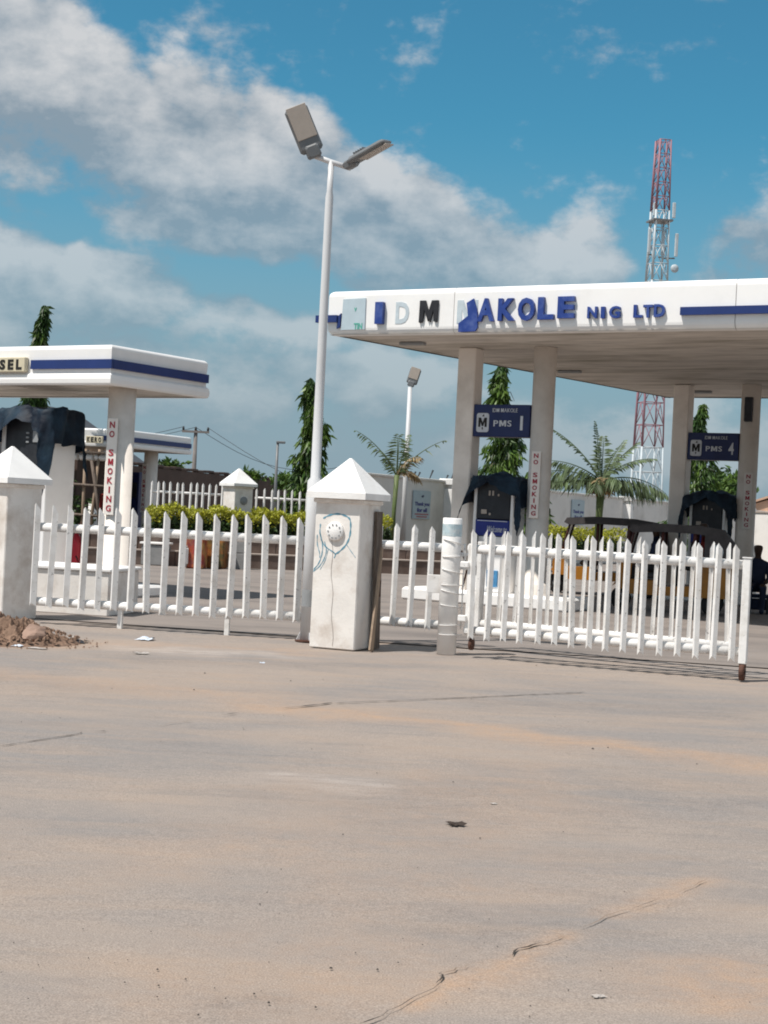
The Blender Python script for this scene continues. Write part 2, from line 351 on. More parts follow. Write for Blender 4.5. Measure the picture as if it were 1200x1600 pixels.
# ------------------------------------------------------------------ ground
def vnoise(x, y, seed=0):
    r = np.random.default_rng(seed); g = r.random((64, 64))
    xi = np.floor(x).astype(int); yi = np.floor(y).astype(int); fx = x - xi; fy = y - yi
    fx = fx * fx * (3 - 2 * fx); fy = fy * fy * (3 - 2 * fy)
    a = g[xi % 64, yi % 64]; b = g[(xi + 1) % 64, yi % 64]; c = g[xi % 64, (yi + 1) % 64]; d = g[(xi + 1) % 64, (yi + 1) % 64]
    return (a * (1 - fx) + b * fx) * (1 - fy) + (c * (1 - fx) + d * fx) * fy
def build_ground():
    xs = np.concatenate([[-900, -300, -100, -40, -15], np.arange(-7, 7.001, .055), [15, 40, 100, 300, 900]])
    ys = np.concatenate([[-60, -10, 1.5], np.arange(3.2, 21.5, .055), [24, 30, 40, 60, 100, 200, 500, 1500]])
    X, Y = np.meshgrid(xs, ys); nx, ny = len(xs), len(ys)
    sand = np.zeros_like(X); dark = np.zeros_like(X); pale = np.zeros_like(X)
    def stroke(arr, pts, w, s):
        P = [ground(*p) for p in pts]; wx = X + (vnoise(X * 2.1, Y * 2.1, 3) - .5) * w * 1.8; wy = Y + (vnoise(X * 2.3 + 9, Y * 2.3, 4) - .5) * w * 1.8
        best = np.full_like(X, 1e9)
        for a, b in zip(P[:-1], P[1:]):
            dx, dy = b.x - a.x, b.y - a.y; t = np.clip(((wx - a.x) * dx + (wy - a.y) * dy) / (dx * dx + dy * dy + 1e-9), 0, 1)
            best = np.minimum(best, np.hypot(wx - a.x - t * dx, wy - a.y - t * dy))
        np.maximum(arr, s * np.exp(-(best / w) ** 2), out=arr)
    stroke(sand, [(0, 1050), (250, 1075), (420, 1090)], .5, .55)
    stroke(sand, [(380, 1100), (640, 1122), (900, 1158), (1200, 1196)], .30, .9)
    stroke(sand, [(-40, 990), (60, 1010), (150, 1005)], .45, 1.0)
    stroke(sand, [(130, 1004), (420, 1012), (480, 1020)], .25, .5)
    stroke(sand, [(640, 1565), (700, 1535), (790, 1500), (820, 1480), (880, 1460)], .07, 1.0)
    stroke(sand, [(700, 1530), (760, 1515)], .16, .8)
    stroke(sand, [(960, 1420), (1010, 1405), (1110, 1372)], .10, .7)
    stroke(sand, [(1100, 1540), (1250, 1530)], .3, .8)
    stroke(sand, [(560, 1400), (640, 1300), (760, 1220)], .7, .35)
    stroke(sand, [(300, 1560), (520, 1500)], .4, .4)
    stroke(pale, [(460, 1215), (540, 1227)], .26, .5)
    stroke(pale, [(240, 1012), (360, 1018), (420, 1022)], .35, .7)
    stroke(dark, [(240, 1028), (480, 1040), (640, 1038)], .35, .45)
    stroke(dark, [(720, 1250), (1000, 1260), (1200, 1240)], 1.0, .30)
    stroke(dark, [(0, 1060), (140, 1075)], .4, .35)
    stroke(dark, [(880, 1100), (1200, 1110)], .7, .4)
    stroke(dark, [(360, 1560), (430, 1555)], .12, .6)
    stroke(dark, [(820, 1440), (960, 1450)], .2, .35)
    stroke(dark, [(640, 1460), (700, 1450)], .2, .35)
    Z = (vnoise(X * .9, Y * .9, 1) - .5) * .012 + (vnoise(X * 6, Y * 6, 2) - .5) * .004
    near = (np.abs(X) < 6.9) & (Y > 3.2) & (Y < 21.4); Z = np.where(near, Z - .006, -.02)
    me = bpy.data.meshes.new('ground'); n = nx * ny
    idx = np.arange(n).reshape(ny, nx); q = np.stack([idx[:-1, :-1], idx[:-1, 1:], idx[1:, 1:], idx[1:, :-1]], -1).reshape(-1, 4)
    me.vertices.add(n); me.vertices.foreach_set('co', np.stack([X, Y, Z], -1).astype('f').ravel())
    me.loops.add(q.size); me.loops.foreach_set('vertex_index', q.astype('i').ravel())
    me.polygons.add(len(q)); me.polygons.foreach_set('loop_start', np.arange(0, q.size, 4, dtype='i'))
    me.polygons.foreach_set('use_smooth', np.ones(len(q), bool)); me.update(calc_edges=True); me.validate()
    ca = me.color_attributes.new('wear', 'FLOAT_COLOR', 'POINT')
    ca.data.foreach_set('color', np.stack([sand, dark, pale, np.ones_like(X)], -1).astype('f').ravel())
    m = bpy.data.materials.new('weathered concrete'); m.use_nodes = True; nt = m.node_tree; N = nt.nodes; L = nt.links; bs = N['Principled BSDF']
    bs.inputs['Roughness'].default_value = .88; bs.inputs['Specular IOR Level'].default_value = .25
    tc = N.new('ShaderNodeTexCoord')
    def noise(s, d, r=.6, st=(1, 1, 1), dist=0):
        mp = N.new('ShaderNodeMapping'); mp.inputs['Scale'].default_value = st; mp.inputs['Rotation'].default_value = (0, 0, R(-6)); L.new(tc.outputs['Object'], mp.inputs[0])
        n = N.new('ShaderNodeTexNoise'); n.inputs['Scale'].default_value = s; n.inputs['Detail'].default_value = d; n.inputs['Roughness'].default_value = r
        n.inputs['Distortion'].default_value = dist; L.new(mp.outputs[0], n.inputs['Vector']); return n.outputs['Fac']
    def mr(v, a, b, c, d):
        n = N.new('ShaderNodeMapRange'); n.inputs['From Min'].default_value = a; n.inputs['From Max'].default_value = b
        n.inputs['To Min'].default_value = c; n.inputs['To Max'].default_value = d; L.new(v, n.inputs['Value']); return n.outputs[0]
    def mul(a, b):
        n = N.new('ShaderNodeMath'); n.operation = 'MULTIPLY'; L.new(a, n.inputs[0]); L.new(b, n.inputs[1]); return n.outputs[0]
    def mix(f, a, b, mode='MIX'):
        n = N.new('ShaderNodeMix'); n.data_type = 'RGBA'; n.blend_type = mode
        for i, v in ((0, f), (6, a), (7, b)):
            if isinstance(v, (int, float)): n.inputs[i].default_value = v
            elif isinstance(v, tuple): n.inputs[i].default_value = (*v, 1)
            else: L.new(v, n.inputs[i])
        return n.outputs[2]
    at_ = N.new('ShaderNodeAttribute'); at_.attribute_name = 'wear'; sp = N.new('ShaderNodeSeparateColor'); L.new(at_.outputs['Color'], sp.inputs[0])
    c = mix(mr(noise(.55, 6, .62, (.6, 1, 1), .5), .40, .60, 0, 1), (.216, .200, .190), (.284, .239, .205))
    c = mix(mr(noise(1.7, 7, .62, (.35, 1.3, 1), .4), .45, .72, 0, .65), c, (.318, .245, .190))
    c = mix(mr(noise(2.6, 8, .66, (.25, 1.2, 1), .3), .52, .78, 0, .65), c, (.165, .154, .150))
    c = mix(mr(noise(9, 6, .7, (.5, 1, 1)), .55, .8, 0, .4), c, (.18, .160, .15))
    c = mix(mul(sp.outputs[0], mr(noise(6, 7, .7), .3, .65, .25, 1)), c, (.365, .248, .168))
    c = mix(mul(sp.outputs[1], mr(noise(5, 7, .7, (.4, 1, 1)), .35, .65, .1, 1)), c, (.125, .118, .116))
    c = mix(mul(sp.outputs[2], mr(noise(8, 6, .7, (.3, 1, 1)), .4, .65, .1, 1)), c, (.45, .40, .365))
    c = mix(mr(noise(22, 5, .75, (.7, 1, 1)), .40, .70, 0, .4), c, (.32, .277, .244))
    grit = N.new('ShaderNodeTexNoise'); grit.inputs['Scale'].default_value = 150; grit.inputs['Detail'].default_value = 3; L.new(tc.outputs['Object'], grit.inputs['Vector'])
    c = mix(1.0, c, mix(mr(grit.outputs['Fac'], .3, .7, 0, 1), (.775, .755, .75), (1.375, 1.345, 1.335)), 'MULTIPLY')
    c = mix(mr(noise(34, 2, .5), .76, .79, 0, .4), c, (.05, .045, .04))
    L.new(c, bs.inputs['Base Color'])
    bp = N.new('ShaderNodeBump'); bp.inputs['Strength'].default_value = .5; bp.inputs['Distance'].default_value = .01
    L.new(noise(45, 6, .7), bp.inputs['Height']); L.new(bp.outputs[0], bs.inputs['Normal'])
    me.materials.append(m)
    g = link('ground', me, None); tag(g, kind='structure')
    # cracks, each a thin dark jagged gap
    CK = mat('dark crack', (.045, .036, .03), .95, .3, 20)  # dark tone of the crack ribbons
    CS = mat('sandy crack', (.22, .16, .118), .95, .3, 20)
    def crack(pts, w, CK=CK):
        P = []; r = random.Random(len(pts) * 7 + int(pts[0][0]))
        G = [ground(*p) for p in pts]
        for a, b in zip(G[:-1], G[1:]):
            k = max(3, int((b - a).length / .07))
            for i in range(k):
                q = a.lerp(b, i / k); P.append(q + Vector((r.uniform(-.010, .010), r.uniform(-.012, .012), 0)))
        P.append(G[-1]); vs = []; fs = []
        for i, p in enumerate(P):
            d = (P[min(i + 1, len(P) - 1)] - P[max(i - 1, 0)]); nrm = Vector((-d.y, d.x, 0)).normalized()
            ww = w * r.uniform(.25, 1.2) * (0.15 if i in (0, len(P) - 1) else 1)
            vs += [p + nrm * ww + Vector((0, 0, .004)), p - nrm * ww + Vector((0, 0, .004))]
        fs = [(2 * i, 2 * i + 1, 2 * i + 3, 2 * i + 2) for i in range(len(P) - 1)]
        MB().add(vs, fs).build('crack', CK, g)
    crack([(440, 1107), (490, 1102), (520, 1098)], .014)
    crack([(520, 1099), (640, 1094), (780, 1088), (915, 1082)], .010)
    crack([(560, 1603), (610, 1580), (650, 1557), (686, 1538)], .0035)
    crack([(690, 1522), (715, 1514), (740, 1506)], .003, CS)
    crack([(812, 1482), (850, 1473), (880, 1463)], .003, CS)
    crack([(905, 1452), (960, 1427), (985, 1420)], .0025, CS)
    crack([(1060, 1394), (1105, 1375)], .0025, CS)
    crack([(250, 1133), (300, 1126)], .004, CS)
    crack([(686, 1538), (688, 1528), (690, 1520)], .004)
    crack([(800, 1496), (810, 1484), (845, 1474)], .004)
    crack([(985, 1420), (1030, 1405)], .002)
    crack([(0, 1166), (55, 1158), (122, 1148), (128, 1144)], .007)
    crack([(150, 1143), (166, 1142)], .008)
    crack([(345, 1118), (372, 1114)], .008)
    return g
GROUND = build_ground()
# forecourt paving inside the gate and raised soil behind the planter
PAVE = mat('forecourt paving', (.222, .19, .172), .9, .18, 1.1, dirt=(.10, .09, .085), dirt_amt=.5, dirt_scale=.8, stretch=(.5, 1.4, 1), bump=.3, bump_scale=30, col2=(.25, .212, .188))
fp = MB().add([(-16, 21.0, .006), (-4.6, 19.9, .006), (-.3, 18.9, .006), (4.2, 18.0, .006), (30, 13, .006), (40, 90, .006), (-40, 90, .006)], [(0, 1, 2, 3, 4, 5, 6)])
tag(fp.build('forecourt', PAVE), kind='structure')
SOIL = mat('planter soil', (.12, .085, .06), .95, .3, 2, bump=.4)
KA = ground(200, 882); KB = ground(700, 900); kd = (KB - KA).normalized(); kn = Vector((-kd.y, kd.x, 0))
KA2 = KA - kd * 14; KB2 = KB + kd * 1.2
ps = [KA2 + kn * .62, KB2 + kn * .62, KB2 + kn * 5, KA2 + kn * 40]
tag(MB().add([(p.x, p.y, .66) for p in ps] + [(p.x, p.y, .02) for p in ps], [(0, 1, 2, 3), (4, 0, 3, 7), (0, 4, 5, 1), (1, 5, 6, 2), (2, 6, 7, 3)]).build('terrain', SOIL), kind='structure')

# ------------------------------------------------------------------ canopies
def sweep(mb, pts, prof, closed=False):
    """pts: polyline (x,y) seen with the outside on the right-hand side of travel; prof: (out, z)"""
    pts = [Vector((p[0], p[1])) for p in pts]; n = len(pts); vs = []
    for i, p in enumerate(pts):
        def nrm(a, b): d = (b - a).normalized(); return Vector((d.y, -d.x))
        ns = []
        if i > 0: ns.append(nrm(pts[i - 1], p))
        if i < n - 1: ns.append(nrm(p, pts[i + 1]))
        if len(ns) == 2: m = (ns[0] + ns[1]).normalized(); m = m / max(.3, m.dot(ns[0]))
        else: m = ns[0]
        vs += [(p.x + m.x * o, p.y + m.y * o, z) for o, z in prof]
    k = len(prof); fs = []
    for i in range(n - 1):
        for j in range(k - 1): fs.append((i * k + j, (i + 1) * k + j, (i + 1) * k + j + 1, i * k + j + 1))
    mb.add(vs, fs, False); mb.f.append(tuple(len(mb.v) - len(vs) + j for j in reversed(range(k)))); mb.f.append(tuple(len(mb.v) - k + j for j in range(k))); mb.smooth += [False] * 2
    return mb
def fascia_profile(h, bulge, top_r):
    p = [(-.10, -.0), (-.02, -.005)]
    for k in range(5): t = -math.pi / 2 + math.pi * k / 4; p.append((bulge * .4 + math.cos(t) * bulge * .6, h * .14 + math.sin(t) * h * .14))
    p += [(0.0, h * .30), (0.0, h * .60)]
    for k in range(5): t = math.pi / 2 * k / 4; p.append((math.cos(t) * top_r - top_r + .012, h - top_r + math.sin(t) * top_r))
    p += [(-.10, h)]
    return p
def plain_profile(h, r):
    p = [(-.12, 0.0)]
    for k in range(6): t = -math.pi / 2 + math.pi / 2 * k / 5; p.append((math.cos(t) * r - r + .012, r + math.sin(t) * r))
    for k in range(6): t = math.pi / 2 * k / 5; p.append((math.cos(t) * r * .8 - r * .8 + .012, h - r * .8 + math.sin(t) * r * .8))
    return p + [(-.12, h)]
def local(P, O, rz):
    d = Vector((P[0] - O[0], P[1] - O[1])); c, s = math.cos(-rz), math.sin(-rz)
    return (d.x * c - d.y * s, d.x * s + d.y * c)
# main canopy, local x along U, local y along V, origin below the front-left corner
ZS = 4.7
A = at(513, 525, 27.5); A = Vector((A.x, A.y, 0))
MC = thing('canopy', 'large white petrol station canopy with blue lettering, on tall beige columns', 'canopy', A, -TH)
def lm(P): return local(P, A, -TH)
bl = lm(at(1040, 623, 37.3)); FW = 15.0; HF = .80
prof = plain_profile(HF, .13); prof = [(o, ZS + z) for o, z in prof]
def fascia_x(px, py):         # where the view ray meets the fascia plane (local x, z)
    a, b = ray(px, py); n = V; Y = (A.x * n.x + A.y * n.y) / (a * n.x + n.y); P = (a * Y, Y)
    return lm(P)[0], EYE + b * Y
sx = fascia_x(710, 480)[0]
for seg in ([bl, (0, 0), (sx - .006, 0)], [(sx + .006, 0), (sx + 4.9, 0)], [(sx + 4.912, 0), (FW, 0), (FW + bl[0], bl[1]), bl]):
    sweep(MB(), seg, prof).build('fascia_panel', CLAD, MC)
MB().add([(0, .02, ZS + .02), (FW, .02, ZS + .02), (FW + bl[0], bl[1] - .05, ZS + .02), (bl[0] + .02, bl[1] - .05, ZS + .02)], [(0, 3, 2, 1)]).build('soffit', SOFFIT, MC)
MB().add([(0.05, .05, ZS + HF - .04), (FW, .05, ZS + HF - .04), (FW + bl[0], bl[1] - .05, ZS + HF - .04), (bl[0] + .05, bl[1] - .05, ZS + HF - .04)], [(0, 1, 2, 3)]).build('roof', GREY, MC)
for (px, py) in ((890, 580), (645, 536), (1095, 612)):
    a, b = ray(px, py); Y = (ZS - EYE) / b; q = lm((a * Y, Y))
    MB().box((q[0], q[1], ZS - .012), (.5, .14, .05), bev=.01).build('soffit_lamp', GREY, MC)
C1 = Vector((2.78, 27.8, 0)); C2 = C1 - U * 1.5; OFF = Vector((4.98, 5.2, 0)); C4 = C1 + OFF; C3 = C2 + OFF
def round_col(P):
    q = lm(P); MB().lathe([(.30, .0), (.30, .42), (.27, .46), (.205, .46), (.205, ZS + .015)], (q[0], q[1], .0), 28).build('column', COLUMN, MC)
def square_col(P):
    q = lm(P); mb = MB().box((q[0], q[1], (ZS + .015) / 2), (.36, .36, ZS + .015), bev=.02); mb.build('column', COLUMN, MC)
for P in (C1, C4): round_col(P)
for P in (C2, C3): square_col(P)
for k in (1, 2):      # further columns beyond the right edge
    round_col(C1 + U * 6.5 * k); square_col(C2 + U * 6.5 * k); round_col(C4 + U * 6.5 * k); square_col(C3 + U * 6.5 * k)
q = lm(C4 - V * .22); MB().box((q[0] + .02, q[1], 4.18), (.17, .10, .52), bev=.01).build('switch_box', DARK, MC)
def fl(s, x0, x1, y0, y1, m, depth=.09, bold=.045):
    a = fascia_x(x0, (y0 + y1) / 2); b = fascia_x(x1, (y0 + y1) / 2); t = fascia_x((x0 + x1) / 2, y0); u = fascia_x((x0 + x1) / 2, y1)
    return text('letter', s, m, MC, (a[0] + b[0]) / 2, (t[1] + u[1]) / 2, b[0] - a[0], t[1] - u[1], -.013, depth, bold)
fl('I', 590, 602, 473, 507, BLUE); tag(fl('D', 619, 640, 472, 506, PALE, .006, .035), 'faded grey ghost of a missing letter D')
tag(fl('M~', 657, 686, 470, 505, BLACK, .04, .025), 'black letter M with ragged lower ends')
tag(fl('M', 715, 747, 469, 505, PALE, .006, .03), 'pale glue outline of a missing letter M')
for s, x0, x1, y0, y1 in (('A', 749, 775, 467, 503), ('K', 781, 807, 467, 502), ('O', 812, 838, 466, 502), ('L', 843, 868, 465, 500), ('E', 874, 900, 464, 498)):
    fl(s, x0, x1, y0, y1, BLUE, .07, .042)
for s, x0, x1, y0, y1 in (('N', 920, 935, 480, 498), ('I', 941, 947, 480, 498), ('G', 954, 971, 479, 498), ('L', 992, 1006, 477, 497), ('T', 1007, 1022, 477, 497), ('D', 1024, 1041, 476, 496)):
    fl(s, x0, x1, y0, y1, BLUE, .06, .03)
def fpoly(name, pts, m, y0, y1, label=None):
    P = [fascia_x(*p) for p in pts]; o = MB().prism(P, y0, y1).build(name, m, MC)
    if label: o['label'] = label
    return o
fpoly('peeling_sheet', [(718, 519), (718, 506), (733, 494), (731, 474), (742, 467), (747, 483), (748, 512), (744, 518), (730, 519)], BLUE, -.05, -.01, 'torn blue letter face peeling off the fascia')
fpoly('letter_board', [(534, 516), (538, 468), (573, 466), (571, 515)], SIGNW, -.033, -.008, 'pale blue square board with green print')
for k, (x, y, w) in enumerate(((557, 484, .05),)):
    o = fl('v', 555, 559, 481, 487, GREEN, .004, .02); o.location.y = -.022
o = text('letter', 'TIN', GREEN, MC, fascia_x(561, 510)[0], fascia_x(561, 510)[1], .17, .11, -.034, .006, .03)
fpoly('torn_strip', [(528, 514), (530, 495), (535, 490), (533, 512)], NAVY, -.05, -.01)
zt, zb = fascia_x(1100, 480)[1], fascia_x(1100, 492.5)[1]
x0 = fascia_x(1065, 487)[0]
MB().box(((x0 + FW) / 2, -.04, (zt + zb) / 2), (FW - x0, .08, zt - zb)).build('stripe', NAVY, MC)
xe = fascia_x(529, 506)[0]
MB().box((xe / 2 - .12, -.04, (zt + zb) / 2), (xe + .24, .08, zt - zb)).build('stripe', NAVY, MC)

def island(C, label):
    t = thing('pump_island', label, 'island', C, -TH, 'pump islands under the large canopy')
    MB().box((-.75, 0, .12), (3.3, 1.25, .24), bev=.04).build('kerb', CAPW, t)
    return t
island(C1, 'white painted pump island with the welcome dispenser under the large canopy')
island(C4, 'white painted pump island at the back of the large canopy')
def no_smoking(loc, rz, h, w, label, inset=.0, drop=None):
    t = thing('no_smoking_sign', label, 'sign', loc, rz, 'no smoking signs on columns')
    MB().box((0, 0, 0), (w, .02, h), bev=.004).build('panel', SIGNW if drop is None else drop, t)
    s = 'NO SMOKING'; n = len(s); st = h * .96 / n
    for i, ch in enumerate(s):
        if ch == ' ': continue
        text('letter', ch, RED, t, 0, h * .48 - st * (i + .5), w * (.50 if ch != 'I' else .13), st * .70, -.012, .006, .02)
    return t
W2 = mat('sign panel white', (.80, .75, .70), .5, .05, 5)
def on_col(P, ang, r):      # point on the face of a round column
    return Vector((P.x + math.sin(ang) * r, P.y - math.cos(ang) * r, 0))
p = on_col(C1, R(-25), .225); no_smoking((p.x, p.y, EYE + ray(833, 757)[1] * p.y), R(-25), 1.2, .17, 'vertical no smoking sign on front column beside the welcome dispenser', drop=W2)
p = on_col(C4, R(-8), .225); no_smoking((p.x, p.y, EYE + ray(1158, 782)[1] * p.y), R(-8), 1.2, .17, 'vertical no smoking sign on the rear right column by the tricycles', drop=W2)
def pms_board(C, num, label):
    mid = C - U * .75; zc = EYE + ray(790, 658)[1] * 28.1
    t = thing('hanging_sign', label, 'sign', (mid.x, mid.y, zc), -TH, 'navy product signs between columns')
    MB().box((0, 0, 0), (1.13, .30, .59), bev=.01).build('box', SIGNB, t)
    text('lettering', 'IDM MAKOLE', INKW, t, .07, .19, .50, .07, -.151, .006, .0)
    lg = MB(); pts = []
    for cx, cz, a0 in ((.08, .13, 0), (-.08, .13, 90), (-.08, -.13, 180), (.08, -.13, 270)):
        for k in range(5): a = R(a0 + 22.5 * k); pts.append((-.37 + cx + .045 * math.cos(a), -.04 + cz + .045 * math.sin(a)))
    b = lg.prism(pts, -.158, -.151).build('badge', INKW, t)
    text('emblem', 'M', INK, b, -.37, -.035, .17, .17, -.159, .004, .0)
    MB().prism([(-.385, .075), (-.35, .115), (-.34, .07)], -.163, -.159).build('emblem', INK, b)
    MB().prism([(-.385, -.14), (-.37, -.18), (-.355, -.14), (-.37, -.12)], -.163, -.159).build('emblem', INK, b)
    text('lettering', 'PMS', INKW, t, .03, -.05, .36, .11, -.151, .006, .012)
    text('lettering', num, INKW, t, .41, -.04, .05 if num == '1' else .12, .26, -.151, .006, .02)
    return t
pms_board(C1, '1', 'navy PMS sign with M badge between the front columns of the large canopy')
pms_board(C4, '4', 'navy PMS sign with M badge between the rear columns of the large canopy')

def tarp_mesh(w, d, drop_f, drop_s, peak, seed, lift=0.0):
    """a cloth laid over a box top w x d (centre 0,0, z 0) that hangs down all round with a raised opening in front"""
    r = np.random.default_rng(seed); nu, nv = 41, 33; vs = []; fs = []
    for j in range(nv):
        for i in range(nu):
            u = (i / (nu - 1) - .5) * 2; v = (j / (nv - 1) - .5) * 2
            su = 1 + drop_s / (w / 2); sv = 1 + drop_f / (d / 2)
            x = u * su * w / 2; y = v * sv * d / 2; z = 0
            ox = max(0, abs(x) - w / 2); oy = max(0, abs(y) - d / 2)
            front = y < 0
            k = 1.0
            if front: k = .28 + .95 * min(1, abs(u) * 1.15) ** 1.1      # gathered up in the middle of the front
            z -= ox * .96 + oy * .96 * k
            x = math.copysign(min(abs(x), w / 2 + ox * .16 + .02), x); y = math.copysign(min(abs(y), d / 2 + oy * .20 + .02), y)
            z += peak * math.exp(-(x / (w * .35)) ** 2) * (1 if oy == 0 else .6)
            wob = .022 * math.sin(x * 31 + v * 3 + seed) * (1 if ox + oy > 0 else .3) + .030 * math.sin(x * 9 + v * 4 + seed) + .03 * math.sin(y * 11 + u * 6 + seed * 2) + .02 * math.sin((x + y) * 23 + seed)
            x += wob * (1 if ox > 0 else .3) + r.normal(0, .006); y += .8 * wob * (1 if oy > 0 else .3) + r.normal(0, .006); z += wob * .6
            vs.append((x, y, z + lift))
    for j in range(nv - 1):
        for i in range(nu - 1): k = j * nu + i; fs.append((k, k + 1, k + nu + 1, k + nu))
    return MB().add(vs, fs, True)
def dispenser(C, label, tlabel, seed, welcome):
    mid = C - U * .75 - V * .05
    t = thing('fuel_dispenser', label, 'fuel pump', (mid.x, mid.y, .24), -TH, 'dispensers under the large canopy')
    W, D, H = .80, .50, 2.05
    MB().box((0, .02, H / 2), (W - .12, D - .06, H)).build('cabinet', DARK, t)
    for s in (-1, 1): MB().box((s * (W / 2 - .03), 0, H / 2), (.06, D, H), bev=.008).build('side_panel', CLAD, t)
    MB().box((0, -D / 2 + .02, 1.66), (W - .14, .05, .66), bev=.01).build('display_panel', DARK, t)
    for k, (x, z, w, h) in enumerate(((-.08, 1.80, .035, .09), (-.01, 1.80, .035, .09), (-.18, 1.46, .11, .08), (-.06, 1.42, .04, .04), (.10, 1.77, .03, .04))):
        MB().box((x, -D / 2 - .012, z), (w, .012, h), bev=.003).build('display', LAMPF, t)
    b = MB().box((0, -D / 2 + .01, 1.17), (W - .13, .06, .29), bev=.008).build('blue_panel', DISPB, t)
    MB().box((0, -D / 2 - .022, 1.295), (W - .2, .006, .012)).build('trim', INKW, b)
    if welcome: text('lettering', 'Welcome to', INKW, b, .10, 1.15, .40, .11, -D / 2 - .021, .005, .0, shear=.25)
    MB().box((0, -D / 2 + .02, .51), (W - .14, .04, 1.0), bev=.008).build('lower_panel', CLAD, t)
    MB().box((.05, -D / 2 - .01, .25), (.22, .03, .30), bev=.006).build('sticker', mat('light blue sticker', (.06, .22, .42), .5, .3, 12), t)
    h = MB().path([(-.30, -D / 2 - .02, .98), (-.27, -D / 2 - .10, 1.05), (-.24, -D / 2 - .13, .95), (-.24, -D / 2 - .14, .60), (-.20, -D / 2 - .16, .3), (-.12, -D / 2 - .15, .38), (-.16, -D / 2 - .12, .9)], .016, 8)
    h.build('hose', DARK, t)
    MB().box((-.27, -D / 2 - .09, .93), (.05, .10, .16), bev=.01).build('nozzle', DARK, t)
    q = Vector((mid.x, mid.y, .24 + H + .02))
    ta = tarp_mesh(W + .14, D + .14, .46, .52, .10, seed, .0).build('tarpaulin', TARP, None, q, (0, 0, -TH))
    tag(ta, tlabel, 'tarpaulin', 'tarpaulins over the pumps')
dispenser(C1, 'tarp covered fuel dispenser with blue welcome panel under the large canopy', 'dark blue tarpaulin draped over the welcome dispenser between front columns', 1, True)
dispenser(C4, 'dark fuel dispenser between the rear columns, behind the tricycles', 'dark tarpaulin bundled over the rear dispenser behind the tricycles', 5, True)

# ------------------------------------------------------------------ diesel canopy on the left
ZD = 3.41; D0 = at(172, 601, 24.5); D0 = Vector((D0.x, D0.y, 0))
def small_canopy(name_label, O, zs, hf, rz, wl, dp, colpos, back=None):
    t = thing('canopy', name_label, 'canopy', O, rz)
    pr = [(o, zs + z) for o, z in fascia_profile(hf, .05, .07)]
    seg = [(-wl, dp), (-wl, 0), (0, 0), (0, dp), (-wl, dp)]
    sweep(MB(), seg, pr).build('fascia', CLAD, t)
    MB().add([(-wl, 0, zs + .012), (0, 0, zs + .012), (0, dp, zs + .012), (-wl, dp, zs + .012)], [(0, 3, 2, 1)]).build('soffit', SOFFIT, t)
    MB().add([(-wl + .05, .05, zs + hf - .04), (-.05, .05, zs + hf - .04), (-.05, dp - .05, zs + hf - .04), (-wl + .05, dp - .05, zs + hf - .04)], [(0, 1, 2, 3)]).build('roof', GREY, t)
    for (x, y) in colpos:
        MB().lathe([(.31, 0), (.31, .40), (.28, .44), (.23, .44), (.23, zs + .01)], (x, y, .0), 28).build('column', COLUMN, t)
    return t
DTH = R(32)
DC = small_canopy('small white diesel canopy with blue stripe, at the left edge', D0, ZD, .645, -DTH, 7.0, 2.42, [])
# columns at measured places
DCP = at(192, 608, 25.35)
def add_round(parent, O, rz, P, zs, r=.225):
    q = local(P, O, rz); MB().lathe([(r + .10, 0), (r + .10, .46), (r + .06, .50), (r, .50), (r, zs + .01)], (q[0], q[1], 0), 28).build('column', COLUMN, parent)
add_round(DC, D0, -DTH, DCP, ZD); add_round(DC, D0, -DTH, Vector((DCP.x - 4.6 * math.cos(DTH), DCP.y + 4.6 * math.sin(DTH), 0)), ZD)
def dline(px): # local x on diesel front fascia
    a, b = ray(px, 570); n = Vector((math.sin(DTH), math.cos(DTH))); Y = (D0.x * n.x + D0.y * n.y) / (a * n.x + n.y); return local((a * Y, Y), D0, -DTH)[0], Y
zt = EYE + ray(175, 561.5)[1] * 24.5; zb = EYE + ray(175, 576)[1] * 24.5
xs_ = dline(51)[0]
MB().prism([(xs_, zb), (.055, zb), (.055, zt), (xs_, zt)], -.05, -.003).build('stripe', NAVY, DC)
MB().box((.029, 1.215, (zt + zb) / 2), (.052, 2.42, zt - zb - .003)).build('stripe', NAVY, DC)
sg = MB(); xa, ya = dline(45); zc = EYE + ray(20, 569)[1] * ya
sb = thing('sign_box', 'cream diesel name box with black letters on the left canopy', 'sign', (0, 0, 0), -DTH)
q = D0 + Vector((math.cos(DTH), -math.sin(DTH), 0)) * xa; sb.location = (q.x, q.y, zc)
MB().box((-.62, -.05, 0), (1.24, .09, .245), bev=.01).build('face', CREAM, sb)
for i, ch in enumerate('DIESEL'):
    text('letter', ch, INK, sb, -.62 + (i - 2.42) * .19, 0, .055 if ch == 'I' else .13, .17, -.096, .006, .05)
# sign on the column, facing front-left
p = on_col(DCP, R(-22), .25); zc = EYE + ray(174, 729)[1] * p.y
no_smoking((p.x, p.y, zc), R(-22), 1.58, .19, 'tall vertical no smoking sign on the diesel canopy column', drop=W2)
